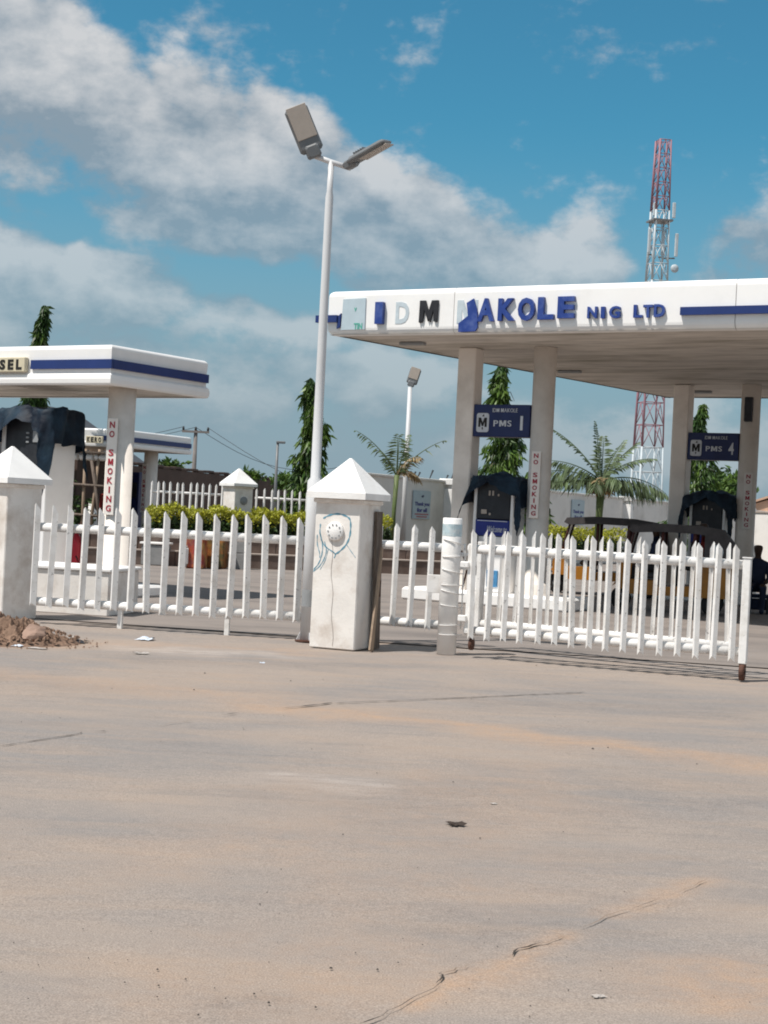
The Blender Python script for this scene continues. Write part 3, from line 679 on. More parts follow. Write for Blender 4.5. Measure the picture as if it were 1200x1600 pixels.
# island, dispenser, tarp
DI = thing('pump_island', 'white painted diesel pump island under the left canopy', 'island', (DCP.x, DCP.y, 0), -DTH)
MB().box((-1.6, 0, .10), (4.4, 1.2, .20), bev=.04).build('kerb', CAPW, DI)
pd = at(70, 790, 25.4)
DD = thing('fuel_dispenser', 'tall navy diesel dispenser with white side, wrapped in dark tarp at left edge', 'fuel pump', (pd.x, pd.y, .2), -DTH)
Wd, Dd, Hd = 1.0, .66, 2.78
MB().box((-Wd / 2 - .05, Dd / 2, Hd / 2), (Wd - .06, Dd - .04, Hd)).build('cabinet', SIGNB, DD)
MB().box((-.045, Dd / 2, Hd / 2), (.09, Dd, Hd), bev=.01).build('side_panel', CLAD, DD)
MB().box((-Wd - .03, Dd / 2, Hd / 2), (.09, Dd, Hd), bev=.01).build('side_panel', CLAD, DD)
MB().box((-Wd / 2 - .02, -.0, Hd - .55), (Wd - .16, .06, .9), bev=.01).build('display_panel', DARK, DD)
MB().box((-.22, -.04, Hd - .42), (.17, .02, .19), bev=.005).build('display', GREY, DD)
for k in range(3): MB().box((-.43, -.04, Hd - .36 - k * .075), (.07, .015, .03), bev=.004).build('button', GREY, DD)
MB().box((-.15, -.005, .95), (.11, .07, 1.8), bev=.005).build('blue_trim', DISPB, DD)
c = pd + Vector((math.cos(DTH) * (-Wd / 2 - .03) + math.sin(DTH) * Dd / 2, math.sin(DTH) * (Wd / 2 + .03) + math.cos(DTH) * Dd / 2, 0))
tr = tarp_mesh(Wd + .14, Dd + .10, .72, .62, .03, 3).build('tarpaulin', TARP, None, (c.x, c.y, .2 + Hd + .06), (0, 0, -DTH))
tag(tr, 'dark blue tarpaulin wrapped over the diesel dispenser at left edge', 'tarpaulin', 'tarpaulins over the pumps')
# red fire extinguisher trolley
rp = at(117, 890, 26.0)
RT = thing('extinguisher_trolley', 'red wheeled extinguisher trolley beside the diesel dispenser', 'fire extinguisher', (rp.x, rp.y, .2), R(-20))
MB().lathe([(.06, .04), (.13, .06), (.145, .14), (.145, .60), (.11, .70), (.05, .74), (.04, .80)], (0, 0, 0), 20).build('tank', GATEREDT, RT)
for s in (-.16, .16):
    w = MB().lathe([(.11, -.02), (.15, -.015), (.15, .015), (.11, .02)], (s, .06, .15), 18, 'X').build('wheel', TYRE, RT)
    MB().lathe([(.05, -.012), (.05, .012)], (s * 1.14, .06, .15), 12, 'X').build('hub', GREY, w)
MB().path([(-.10, .14, .1), (-.12, .18, .9), (0, .18, .98), (.12, .18, .9), (.10, .14, .1)], .014, 8).build('handle', GATEREDT, RT)
MB().path([(0, 0, .8), (.12, -.06, .78), (.19, -.08, .5), (.16, -.1, .25), (.08, -.12, .4)], .013, 8).build('hose', TYRE, RT)
# low plastered block just inside the fence
bk = thing('plaster_block', 'low white plastered block behind the left fence panel', 'block', ground(168, 964), R(-12))
MB().box((-.75, .55, .30), (1.5, 1.1, .60), bev=.015).build('plinth', PLASTER, bk)
MB().box((-.75, .55, .625), (1.56, 1.16, .05), bev=.012).build('slab', CAPW, bk)
MB().box((.45, .9, .34), (.06, .06, .68), bev=.005).build('stub_post', GREY, bk)

# ------------------------------------------------------------------ gate pillars
def pillar(loc, rz, label, scrawl=False, disc_face='front', group='fence pillars with pyramid caps', z0=0.0, s=1.0):
    t = thing('gate_pillar', label, 'pillar', (loc[0], loc[1], z0), rz, group)
    w = .57
    mb = MB()
    for z_, hh, ww in ((.86, 1.72, w),): mb.box((0, 0, z_), (ww, ww, hh), bev=.012)
    mb.build('shaft', PLASTER, t)
    MB().box((0, 0, 1.70), (w + .05, w + .05, .05), bev=.01).build('neck_moulding', PLASTER, t)
    c = .37; z1, z2 = 1.727, 1.80
    MB().add([(-c, -c, z1), (c, -c, z1), (c, c, z1), (-c, c, z1), (-c, -c, z2), (c, -c, z2), (c, c, z2), (-c, c, z2), (-.012, -.012, 2.205), (.012, -.012, 2.205), (.012, .012, 2.205), (-.012, .012, 2.205)],
             [(3, 2, 1, 0), (0, 1, 5, 4), (1, 2, 6, 5), (2, 3, 7, 6), (3, 0, 4, 7), (4, 5, 9, 8), (5, 6, 10, 9), (6, 7, 11, 10), (7, 4, 8, 11), (8, 9, 10, 11)]).build('cap', CAPW, t)
    if disc_face == 'front':
        d = MB().lathe([(.108, .0), (.108, .028), (.098, .036)], (-.02, -w / 2, 1.35), 28, 'Y')
        d = d.build('round_tile', CAPW, t)
        for k in range(10):
            a = 2 * math.pi * k / 10
            MB().lathe([(.010, .0), (.010, .006)], (-.02 + .078 * math.cos(a), -w / 2 - .036, 1.35 + .078 * math.sin(a)), 8, 'Y').build('stud', GREY, d)
    else:
        MB().lathe([(.108, .0), (.108, .028), (.098, .036)], (w / 2, 0, 1.35), 24, 'X').build('round_tile', GREY, t)
    return t
PTH = R(23)
pu = Vector((math.cos(PTH), -math.sin(PTH), 0)); pv = Vector((math.sin(PTH), math.cos(PTH), 0))
near = ground(553, 1017); pc = near - pu * .285 + pv * .285
P0 = pillar(pc, -PTH, 'white gate pillar with blue scrawl and leaning boards, at centre')
PW = .57
# groove down the face, blue scrawl, weathered seam
gr = MB(); r = random.Random(3); pts = [(.012 + .012 * math.sin(i * 1.3) - .0006 * i * 10, .03 + i * .10) for i in range(14)]
vs = []; 
for (x, z) in pts: vs += [(x - .0028, -PW / 2 - .003, z), (x + .0028, -PW / 2 - .003, z)]
MB().add(vs, [(2 * i, 2 * i + 1, 2 * i + 3, 2 * i + 2) for i in range(len(pts) - 1)]).build('seam', mat('seam line', (.34, .30, .27), .9), P0)  # thin brownish strip drawn along the seam
def pil(px, py):
    n = pv; O = pc - pv * PW / 2; a, b = ray(px, py); Y = (O.x * n.x + O.y * n.y) / (a * n.x + n.y); q = local((a * Y, Y), pc, -PTH); return q[0], EYE + b * Y
def scrawl(pts, w):
    P = [pil(*p) for p in pts]; Q = []
    for i in range(len(P) - 1):
        p0 = Vector(P[max(i - 1, 0)]); p1 = Vector(P[i]); p2 = Vector(P[i + 1]); p3 = Vector(P[min(i + 2, len(P) - 1)])
        for k in range(5):
            t = k / 5; Q.append(.5 * ((2 * p1) + (-p0 + p2) * t + (2 * p0 - 5 * p1 + 4 * p2 - p3) * t * t + (-p0 + 3 * p1 - 3 * p2 + p3) * t ** 3))
    Q.append(Vector(P[-1])); vs = []
    for i, q in enumerate(Q):
        d = Q[min(i + 1, len(Q) - 1)] - Q[max(i - 1, 0)]; n = Vector((-d.y, d.x)).normalized(); ww = w * (.35 + .65 * abs(math.sin(i * .7 + 1))) * (.3 if i in (0, len(Q) - 1) else 1)
        vs += [(q.x + n.x * ww, -PW / 2 - .0025, q.y + n.y * ww), (q.x - n.x * ww, -PW / 2 - .0025, q.y - n.y * ww)]
    MB().add(vs, [(2 * i, 2 * i + 1, 2 * i + 3, 2 * i + 2) for i in range(len(Q) - 1)]).build('scrawl', CYAN, P0)
scrawl([(505, 810), (515, 805), (528, 803), (540, 806), (547, 812), (548, 825), (546, 840), (540, 852), (530, 862), (523, 866)], .011)
scrawl([(501, 818), (500, 832), (503, 845), (510, 855), (523, 864)], .008)
scrawl([(496, 835), (496, 850), (499, 862), (500, 872)], .006)
scrawl([(500, 832), (504, 850), (503, 866), (498, 880), (490, 890)], .007)
scrawl([(507, 846), (510, 860), (506, 874), (498, 886), (489, 893)], .006)
scrawl([(513, 858), (508, 876), (500, 890)], .004)
scrawl([(541, 850), (549, 862), (556, 872)], .004)
scrawl([(519, 862), (524, 866), (522, 872)], .008)
# boards leaning on its right face
rx = PW / 2
pb = thing('leaning_board', 'wide dark weathered board standing against the right side of centre pillar', 'board', pc, -PTH)
m3 = Matrix.Rotation(R(-3.0), 3, 'Y')
MB().box((rx + .050, .17, .80), (.03, .17, 1.60), M=Matrix.Rotation(R(-1.5), 3, 'Y')).build('plank', WOOD, pb)
MB().path([(rx + .085, .10, .62), (rx + .125, .10, .62), (rx + .125, .10, .80), (rx + .085, .10, .80)], .009, 6).build('handle', RUST, pb)
ba = thing('leaning_batten', 'narrow brown batten leaning diagonally against the centre pillar', 'board', pc, -PTH)
mb = MB(); a = Vector((rx + .16, -.17, .005)); b = Vector((rx + .10, .15, 1.18)); d = (b - a).normalized()
s_ = Vector((1, 0, 0)); s_ = (s_ - d * s_.dot(d)).normalized(); n_ = d.cross(s_)
vs = []
for p, w in ((a, .05), (b, .012)):
    vs += [p + n_ * w + s_ * .012, p - n_ * w + s_ * .012, p - n_ * w - s_ * .012, p + n_ * w - s_ * .012]
mb.add(vs, [(0, 1, 2, 3), (7, 6, 5, 4), (0, 4, 5, 1), (1, 5, 6, 2), (2, 6, 7, 3), (3, 7, 4, 0)]).build('strip', WOODL, ba)
lp = at(20, 697, 19.75)
pillar((lp.x, lp.y), R(-36), 'white gate pillar beside the red dirt pile, cut by the left edge')
dp_ = at(374, 732, 41.0)
pillar((dp_.x, dp_.y), R(-52), 'small distant white pillar with pyramid cap behind the hedge', disc_face='side', z0=dp_.z - 2.205)

# ------------------------------------------------------------------ palisade fences and gate
def pale_mesh(wl, wr, d, h, tl, tr, notch=.045, th=.006):
    xs = (-wl, 0, wr); yo = (d, 0, d); tops = (h - tl, h, h - tr); bots = (0, notch, 0)
    vs = [(xs[i], yo[i], bots[i]) for i in range(3)] + [(xs[i], yo[i], tops[i]) for i in range(3)]
    vs += [(x * (.94 if x else 1), y + th, z) for x, y, z in vs]
    fs = []
    for i in range(2):
        fs += [(i, i + 1, i + 4, i + 3), (i + 6 + 3, i + 7 + 3, i + 7, i + 6), (i + 3, i + 4, i + 10, i + 9), (i + 6, i + 7, i + 1, i)]
    fs += [(0, 3, 9, 6), (2, 8, 11, 5)]
    return MB().add(vs, fs)
def fence(A, B, n, label, cat, zb, h, rails, rr, pm, group=None, offs=0.0, legs=(), flip=False, jitter=.006, end=0.0):
    A = Vector(A); B = Vector(B); d = B - A; Lg = d.length; rz = math.atan2(d.y, d.x)
    t = thing('palisade_fence' if cat == 'fence' else 'palisade_gate', label, cat, A, rz, group)
    me = pm.mesh('pale'); me.materials.append(WHITE); r = random.Random(n * 13 + int(Lg * 100))
    for i in range(n):
        x = offs + (Lg - 2 * offs) * (i / (n - 1))
        o = link('pale', me, WHITE, t, (x + r.uniform(-jitter, jitter), (.11 if flip else 0), zb + r.uniform(-.014, .014)), (R(r.uniform(-.7, .7)), R(r.gauss(0, .7)), (math.pi if flip else 0) + R(r.uniform(-9, 9))))
    for z in rails:
        mb = MB(); mb.tube((-.02, .055 + rr, z), (Lg + end, .055 + rr, z), rr, n=14)
        rl = mb.build('rail', WHITE, t)
    for x in legs:
        MB().box((x, .055 + rr, (zb + .04) / 2), (.06, .06, zb + .12), bev=.005).build('leg', WHITE, t)
    return t
l1 = ground(183, 982); l2 = ground(477, 1000); fd = (l2 - l1).normalized()
FA = l1 - fd * 1.13; FB = l2 + fd * .06
legx = [(ground(183, 982) - FA).length, (ground(352, 992) - FA).length, (FB - FA).length - .03]
fence(FA, FB, 18, 'white palisade fence panel between the two gate pillars on the left', 'fence', .20, 1.29, (.27, 1.20), .055,
      pale_mesh(.028, .058, .04, 1.29, .03, .10), legs=legx, end=.15)
FC = ground(580, 1003); FD = at(700, 900, FC.y - .28); FD.z = 0
fence(FC + Vector((.0, 0, 0)), FD, 5, 'short white palisade fence panel between centre pillar and round post', 'fence', .20, 1.27, (.26, 1.20), .055,
      pale_mesh(.038, .04, .03, 1.27, .06, .06), end=.03, offs=.02)
# round hinge post
hp = ground(697, 1022)
HP = thing('hinge_post', 'stout white round post with welded rod rungs, at the gate hinge', 'post', hp)
MB().lathe([(.112, 0), (.112, 1.56), (.104, 1.57)], (0, 0, 0), 26).build('post', CAPW, HP)
for k, z in enumerate((1.30, 1.13, .96, .80, .72, .56, .34, .23)):
    tl = (.06, -.02, .05, .0, .05, .03, -.01, .0)[k]; pts = []
    for i in range(9):
        a = R(-150 + i * 16.5); pts.append((.122 * math.cos(a) if i else .115 * math.cos(a), .122 * math.sin(a), z - tl * (i / 8 - .5)))
    pts.append((.17, .0, z - tl * .5))
    MB().path(pts, .0062, 6).build('rung', WHITE, HP)
MB().path([(.15, -.02, 1.28), (.16, -.02, 1.10), (.15, -.02, .9), (.155, -.02, .5), (.15, -.02, .3)], .009, 6).build('rod', WHITE, HP)
MB().box((-.17, .07, .80), (.17, .012, .21), bev=.004).build('plate', WHITE, HP)
MB().lathe([(.1132, 1.36), (.1132, 1.50)], (0, 0, 0), 26).build('paint_patch', mat('washed blue paint', (.45, .56, .60), .6, .2, 15, dirt=(.75, .74, .72), dirt_amt=.9, dirt_scale=12), HP)
for z in (1.16, 1.0, .42):
    MB().box((.19, .03, z), (.16, .03, .035), bev=.006).build('hinge', WHITE, HP)
MB().path([(.12, .05, 1.2), (.20, .06, 1.0), (.17, .05, .86), (.15, .05, .75)], .012, 6).build('chain', RUST, HP)
# front gate leaf
G0 = ground(722, 1027); G1 = ground(1150, 1064)
G = fence(G0, G1, 16, 'white wheeled palisade gate leaf in front, from hinge post to castor wheel', 'gate', .20, 1.24, (.30, 1.23), .052,
          pale_mesh(.030, .041, .035, 1.25, .05, .06), offs=.07, end=.02)
gl = (G1 - G0).length
MB().box((gl + .05, .06, .74), (.085, .085, 1.12), bev=.008).build('end_post', WHITE, G)
MB().box((gl + .05, .06, 1.308), (.10, .10, .012)).build('post_cap', WHITE, G)
MB().box((.02, .06, .78), (.045, .045, 1.02), bev=.006).build('stile', WHITE, G)
MB().box((gl + .05, .06, .165), (.07, .06, .05), bev=.006).build('fork', RUST, G)
w = MB().lathe([(.05, -.028), (.088, -.026), (.092, 0), (.088, .026), (.05, .028)], (gl + .05, .06, .093), 20, 'X').build('wheel', RUST, G)
MB().lathe([(.022, -.036), (.022, .036)], (gl + .05, .06, .093), 10, 'X').build('axle', TYRE, w)
w = MB().lathe([(.04, -.02), (.07, -.018), (.07, .018), (.04, .02)], (.07, .10, .15), 18, 'X').build('wheel', RUST, G)
for z in (1.05, .44):
    MB().box((-.03, .03, z), (.10, .06, .07), bev=.008).build('hinge_lug', WHITE, G)
# back gate leaf
H0 = Vector((1.16, 18.55, 0)); H1 = Vector((3.85, 16.85, 0))
G2 = fence(H0, H1, 15, 'white palisade gate leaf folded behind the front leaf', 'gate', .24, 1.22, (.31, 1.22), .052,
      pale_mesh(.022, .030, .03, 1.22, .02, .08), offs=.05, flip=True)
MB().box((.0, .06, .75), (.06, .06, 1.1), bev=.006).build('stile', WHITE, G2)
# distant palisade on the raised planter
zt = .66
def gp(px, Y): a, b = ray(px, 780); return Vector((a * Y, Y, zt))
fence(gp(236, 41), gp(366, 41.5), 14, 'distant white palisade fence left of the small pillar behind the hedge', 'fence', .06, 1.42, (.45, 1.18), .035, pale_mesh(.03, .04, .03, 1.42, .06, .06))
fence(gp(402, 41.6), gp(500, 42.5), 10, 'distant white palisade fence right of the small pillar behind the hedge', 'fence', .06, 1.36, (.45, 1.15), .035, pale_mesh(.03, .04, .03, 1.36, .06, .06))

# ------------------------------------------------------------------ lamp posts
def lamp_head(parent, base, yaw, pitch, L=.62, W=.30, roll=0.0):
    """flat LED head leaving 'base' along its local +x, underside -z"""
    e = bpy.data.objects.new('lamp_head', None)
    M = Matrix.Rotation(yaw, 3, 'Z') @ Matrix.Rotation(-pitch, 3, 'Y') @ Matrix.Rotation(roll, 3, 'X'); b = Vector(base)
    def bx(c, s, bev=.0):
        return MB().box(b + M @ Vector(c), s, bev=bev, M=M)
    h = bx((.10 + L / 2, 0, .02), (L, W, .075), .03).build('lamp_head', LAMPG, parent)
    bx((.17 + L * .53, 0, -.022), (L * .72, W * .86, .014), .004).build('diffuser', LAMPF, h)
    bx((.10, 0, .0), (.16, W * .6, .10), .02).build('neck', LAMPG, h)
    for k in range(5): bx((.16 + L * (.12 + .06 * k), 0, .068), (.012, W * .8, .03)).build('cooling_fin', LAMPG, h)
    return h
lb = ground(480, 1002); ltop = at(517, 252, lb.y + .02)
ZP = ltop.z
LP = thing('lamp_post', 'tall white twin headed lamp post behind the centre pillar', 'lamp post', (lb.x, lb.y, 0))
MB().lathe([(.092, 0), (.092, 1.93), (.06, 1.97), (.055, 3.2), (.048, 5.35), (.036, 5.42), (.036, ZP)], (0, 0, 0), 20).build('pole', STEELW, LP)
for a in (20, 110, 200, 290):
    d = Vector((math.cos(R(a)), math.sin(R(a)), 0)); MB().add([d * .088 + Vector((0, 0, .02)), d * .14 + Vector((0, 0, .02)), d * .088 + Vector((0, 0, .12)), d.cross(Vector((0, 0, 1))) * .012 + d * .088 + Vector((0, 0, .02)), d.cross(Vector((0, 0, 1))) * .012 + d * .14 + Vector((0, 0, .02)), d.cross(Vector((0, 0, 1))) * .012 + d * .088 + Vector((0, 0, .12))],
        [(0, 1, 2), (5, 4, 3), (0, 3, 4, 1), (1, 4, 5, 2), (2, 5, 3, 0)]).build('gusset', STEELW, LP)
MB().lathe([(.15, .0), (.15, .02)], (0, 0, .0), 20).build('base_plate', RUST, LP)
MB().lathe([(.0935, .42), (.0935, .62)], (0, 0, 0), 20).build('sleeve', GREY, LP)
def rel(px, py, dy=0): p = at(px, py, lb.y + dy); return (p.x - lb.x, p.y - lb.y, p.z)
aL = rel(489, 243, -.02); aR = rel(548, 263, -.06)
MB().path([aL, rel(517, 253), aR], .032, 10).build('cross_arm', STEELW, LP)
lamp_head(LP, rel(494, 249, -.04), R(196), R(64), .56, .29, R(84))
lamp_head(LP, rel(538, 262, -.04), R(-28), R(24), .54, .28, R(12))
sl = gp(632, 44); st = at(643, 605, 44)
L2 = thing('lamp_post', 'slim distant lamp post beside the left palm', 'lamp post', (sl.x, sl.y, .3))
MB().lathe([(.085, 0), (.07, 2.0), (.06, st.z - .3)], (0, 0, 0), 14).build('pole', STEELW, L2)
lamp_head(L2, (0, 0, st.z - .3), R(-14), R(74), .46, .32, R(-86))

# ------------------------------------------------------------------ planter edge, hedges
pl = thing('planter_wall', 'low stepped brown planter wall along the back of the forecourt', 'planter wall', KA, math.atan2(kd.y, kd.x))
PLN = (KB - KA).length
x = -13.0
while x < PLN + 1.0:
    w = 1.18
    MB().box((x + w / 2, .15, .17), (w - .012, .30, .34), bev=.012).build('kerb_block', KERB, pl)
    MB().box((x + w / 2, .15, .365), (w - .006, .34, .045), bev=.01).build('coping', KERBT, pl)
    MB().box((x + w / 2 + .3, .46, .36), (w - .012, .28, .72), bev=.012).build('kerb_block', KERB, pl)
    MB().box((x + w / 2 + .3, .46, .74), (w - .006, .32, .045), bev=.01).build('coping', KERBT, pl)
    x += w
def leaves(n, pos, size, aspect, droop, seed, dirfn=None):
    r = np.random.default_rng(seed); P = pos(r, n)
    if dirfn is None:
        d = r.normal(size=(n, 3)); d[:, 2] -= droop; d /= np.linalg.norm(d, axis=1)[:, None]
    else: d = dirfn(r, P)
    k = r.normal(size=(n, 3)); s = np.cross(d, k); s /= np.linalg.norm(s, axis=1)[:, None]
    L = size * r.uniform(.6, 1.3, n)[:, None]; W = L * aspect * .5
    nn = np.cross(d, s) * L * .08
    vs = np.stack([P, P + d * L * .45 + s * W + nn, P + d * L - nn, P + d * L * .45 - s * W + nn], 1).reshape(-1, 3)
    mb = MB(); mb.v = [tuple(v) for v in vs]; mb.f = [(4 * i, 4 * i + 1, 4 * i + 2, 4 * i + 3) for i in range(n)]; mb.smooth = [False] * n
    return mb
def hedge(A, B, h, w, z0, label, n, seed):
    A = Vector(A); B = Vector(B); d = B - A; L = d.length
    t = thing('hedge', label, 'hedge', (A.x, A.y, z0), math.atan2(d.y, d.x), 'clipped hedges in the planter')
    MB().box((L / 2, 0, h * .42), (L * .97, w * .62, h * .8), bev=.1).build('filling', CORE, t)  # solid dark box inside the leaves
    def pos(lo, hi, edge):
        def f(r, n):
            x = r.uniform(0, L, n); bump = .06 * np.sin(x * 5.1 + seed) + .05 * np.sin(x * 11.3) + .04 * np.sin(x * 23)
            z = h * r.uniform(lo, hi, n) + bump * (hi > .8); a = r.uniform(-1, 1, n)
            y = np.sign(a) * w / 2 * np.abs(a) ** .45
            top = r.random(n) < edge; y = np.where(top, r.uniform(-.5, .5, n) * w, y); z = np.where(top, h * hi + bump + r.normal(0, .03, n), z)
            return np.stack([x, y, z], 1)
        return f
    leaves(n, pos(.08, .66, 0), .11, .55, .1, seed).build('old_foliage', HEDGED, t)
    leaves(int(n * 1.1), pos(.60, 1.0, .45), .10, .55, -.5, seed + 1).build('new_foliage', HEDGET, t)
    return t
ka = KA + kn * .95
hedge(KA + kn * .95 + kd * .6, KA + kn * .95 + kd * 4.75, .72, .75, .66, 'long clipped hedge with yellow green top behind the left fence', 4200, 11)
hedge(KA + kn * .95 + kd * 5.75, KA + kn * .95 + kd * 7.05, .62, .8, .70, 'short yellow green hedge behind the short fence panel', 1100, 21)
hz = at(846, 842, 43); hz2 = at(966, 842, 45)
hedge((hz.x, hz.y, 0), (hz2.x, hz2.y, 0), .75, .9, .55, 'green hedge behind the tricycles, under the right palm', 1700, 31)

# ------------------------------------------------------------------ trees
def ashoka(base, h, w, label, seed, n=2600, taper=.5, z0=.2):
    t = thing('ashoka_tree', label, 'tree', (base[0], base[1], z0), 0, 'columnar drooping trees'); H = h - z0
    r0 = random.Random(seed)
    tr = MB().path([(0, 0, 0), (.02, 0, H * .4), (-.02, .02, H * .75), (0.03, 0, H * .97)], [.09, .07, .045, .012], 8).build('trunk', BARK, t)
    for k in range(12):
        z = H * (.25 + .06 * k); a = r0.uniform(0, 6.28); l = w * .35 * (1 - .6 * k / 12)
        MB().path([(0, 0, z), (math.cos(a) * l * .6, math.sin(a) * l * .6, z + .02), (math.cos(a) * l, math.sin(a) * l, z - .25)], [.02, .013, .006], 5).build('limb', BARK, tr)
    def pos(r, n):
        tt = r.random(n) ** .85; ang = r.uniform(0, 2 * np.pi, n)
        prof = (1 - tt) ** .55 * (taper + (1 - taper) * (1 - tt)) + .04
        lump = .72 + .22 * np.sin(ang * 3 + tt * 17 + seed) + .20 * np.sin(ang * 2 - tt * 31 + seed * 2) + .12 * np.sin(tt * 70 + ang)
        rad = w / 2 * prof * lump * (.35 + .75 * np.sqrt(r.random(n)))
        lean = .06 * w * np.sin(tt * 9 + seed)
        return np.stack([rad * np.cos(ang) + lean, rad * np.sin(ang), H * (.10 + .90 * tt)], 1)
    def dr(r, P):
        d = np.stack([P[:, 0] * .9, P[:, 1] * .9, np.full(len(P), -1.0)], 1) + r.normal(0, .33, (len(P), 3)); return d / np.linalg.norm(d, axis=1)[:, None]
    leaves(n, pos, .30, .27, 0, seed, dr).build('crown', LEAF, t)
    return t
def tree_at(px, py_top, Y, w, label, seed, **k):
    p = at(px, py_top, Y); b = p; ashoka((p.x, p.y), p.z, w, label, seed, **k)
tree_at(490, 590, 43, 1.35, 'dark columnar tree right behind the twin lamp post', 2, n=3000, taper=.75)
tree_at(789, 566, 47, 2.0, 'columnar tree seen behind the front navy PMS sign', 3, n=3800, taper=.55)
tree_at(1098, 630, 58, 2.5, 'columnar tree with curled tip behind the rear PMS sign', 4, n=3400, taper=.35)
tree_at(64, 476, 47, 1.75, 'columnar tree tip rising above the diesel canopy', 5, n=3600, taper=.35)
tree_at(842, 690, 54, 1.3, 'low columnar tree half hidden by the front round column', 6, n=2200, taper=.6)
def bush(px, py, Y, w, h, label, seed, n=1500):
    p = at(px, py, Y); t = thing('bush', label, 'bush', (p.x, p.y, .2)); H = p.z - .2 + h * .5
    MB().path([(0, 0, 0), (.05, 0, H * .5), (0, .05, H * .8)], [.12, .09, .05], 7).build('trunk', BARK, t)
    def pos(r, n):
        c = r.normal(0, .33, (9, 3)) * np.array([w, w, h]) * .7; k = r.integers(0, 9, n); q = r.normal(0, .16, (n, 3)) * np.array([w, w, h]); return c[k] + q + np.array([0, 0, H - h * .5])
    leaves(n, pos, .30, .5, .2, seed).build('crown', LEAF, t)
bush(1130, 762, 70, 2.0, 1.2, 'green bushy tree top beside the rear round column', 8)
bush(268, 734, 66, 1.0, .5, 'small bush top just above the brown wall near the utility pole', 9, 500)
bush(393, 744, 66, .9, .5, 'small bush top above the brown wall behind the small pillar', 10, 400)
bush(452, 752, 66, 1.2, .6, 'bush top above the brown wall beside the dark tree', 12, 500)

def frond(mb, base, az, elev, L, droop, leaf, n=26, gap=1.0, seed=0, hang=.5, wid=.03):
    r = random.Random(seed); p = Vector(base); d = Vector((math.cos(az) * math.cos(elev), math.sin(az) * math.cos(elev), math.sin(elev))); pts = [p.copy()]
    for i in range(n):
        p = p + d * (L / n); pts.append(p.copy()); d = (d + Vector((0, 0, -droop / n))).normalized()
    mb.path(pts, [.02 * (1 - .8 * i / n) + .003 for i in range(n + 1)], 5)
    side0 = Vector((-math.sin(az), math.cos(az), 0))
    for i in range(3, n + 1):
        t = i / n; tg = (pts[i] - pts[i - 1]).normalized()
        if r.random() > gap: continue
        for sgn in (-1, 1):
            ll = leaf * (.35 + .9 * math.sin(math.pi * min(1, t * .92 + .06))) * r.uniform(.75, 1.15)
            dd = (tg * .55 + side0 * sgn * .8 + Vector((0, 0, -hang * r.uniform(.5, 1.3)))).normalized()
            up = dd.cross(tg).normalized(); sd = dd.cross(up).normalized() * wid
            q = pts[i]; m1 = q + dd * ll * .5; tip = q + dd * ll + Vector((0, 0, -.25 * ll * hang))
            mb.add([q, m1 + sd, tip, m1 - sd], [(0, 1, 2, 3)])
    return mb
# left sparse palm
pp = at(614, 806, 43); PT = thing('palm', 'sparse young palm with few thin fronds beside the slim lamp post', 'palm', (pp.x, pp.y, .55), 0)
ph = at(617, 742, 43).z - .55
MB().path([(0, 0, 0), (.02, 0, ph * .5), (.05, 0, ph)], [.085, .06, .075], 10).build('trunk', PALMST, PT)
for k, (az, el, L, dr_, lf, g) in enumerate(((R(178), R(62), 1.75, .95, .36, .55), (R(10), R(55), 1.75, .8, .30, .55), (R(85), R(80), 1.2, .2, .35, .8), (R(265), R(78), 1.15, .3, .35, .8), (R(35), R(76), 1.25, .3, .30, .8), (R(150), R(66), .9, .9, .3, .7), (R(330), R(70), 1.0, 1.9, .4, .9), (R(20), R(50), .8, 2.2, .4, .9))):
    frond(MB(), (.05, 0, ph - .05), az, el, L, dr_, lf, 22, g, k, .55, .022).build('frond', PALM if k < 6 else PALMDRY, PT)
# right full palm
pp = at(934, 815, 42); PT = thing('palm', 'full palm with arching fronds behind the tricycles', 'palm', (pp.x, pp.y, .5), 0)
ph = at(938, 752, 42).z - .5
MB().path([(0, 0, 0), (.03, 0, ph * .6), (.04, 0, ph)], [.10, .095, .13], 10).build('trunk', PALMST, PT)
for k, (az, el, L, dr_, lf, g, h) in enumerate(((R(172), R(58), 2.3, .75, .30, .9, .4), (R(150), R(82), 1.9, .25, .30, .9, .4), (R(80), R(75), 1.5, .3, .34, .9, .4), (R(8), R(58), 1.75, .55, .34, .9, .4), (R(-10), R(48), 1.9, 1.0, .30, .9, .5), (R(30), R(66), 1.6, .6, .3, .9, .4),
        (R(-6), R(22), 2.2, 1.15, .52, 1, 1.3), (R(12), R(12), 1.9, .9, .5, 1, 1.4), (R(184), R(22), 2.2, .65, .52, 1, .9), (R(165), R(12), 1.9, .5, .5, 1, .7), (R(200), R(2), 1.9, .25, .48, 1, .7), (R(178), R(38), 1.9, .8, .42, 1, .8), (R(250), R(20), 1.1, 1.3, .45, 1, 1.0), (R(300), R(30), 1.1, 1.3, .45, 1, 1.0))):
    frond(MB(), (.04, 0, ph), az, el, L * .86, dr_, lf * .88, 28, .95, 40 + k, h, .030).build('frond', PALM, PT)
def fib(r, n):
    a = r.uniform(0, 6.28, n); rr = .12 + .26 * r.random(n); return np.stack([.04 + rr * np.cos(a), rr * np.sin(a), ph + .12 - .35 * r.random(n)], 1)
leaves(420, fib, .26, .22, 1.6, 77).build('dry_fibre', PALMDRY, PT)

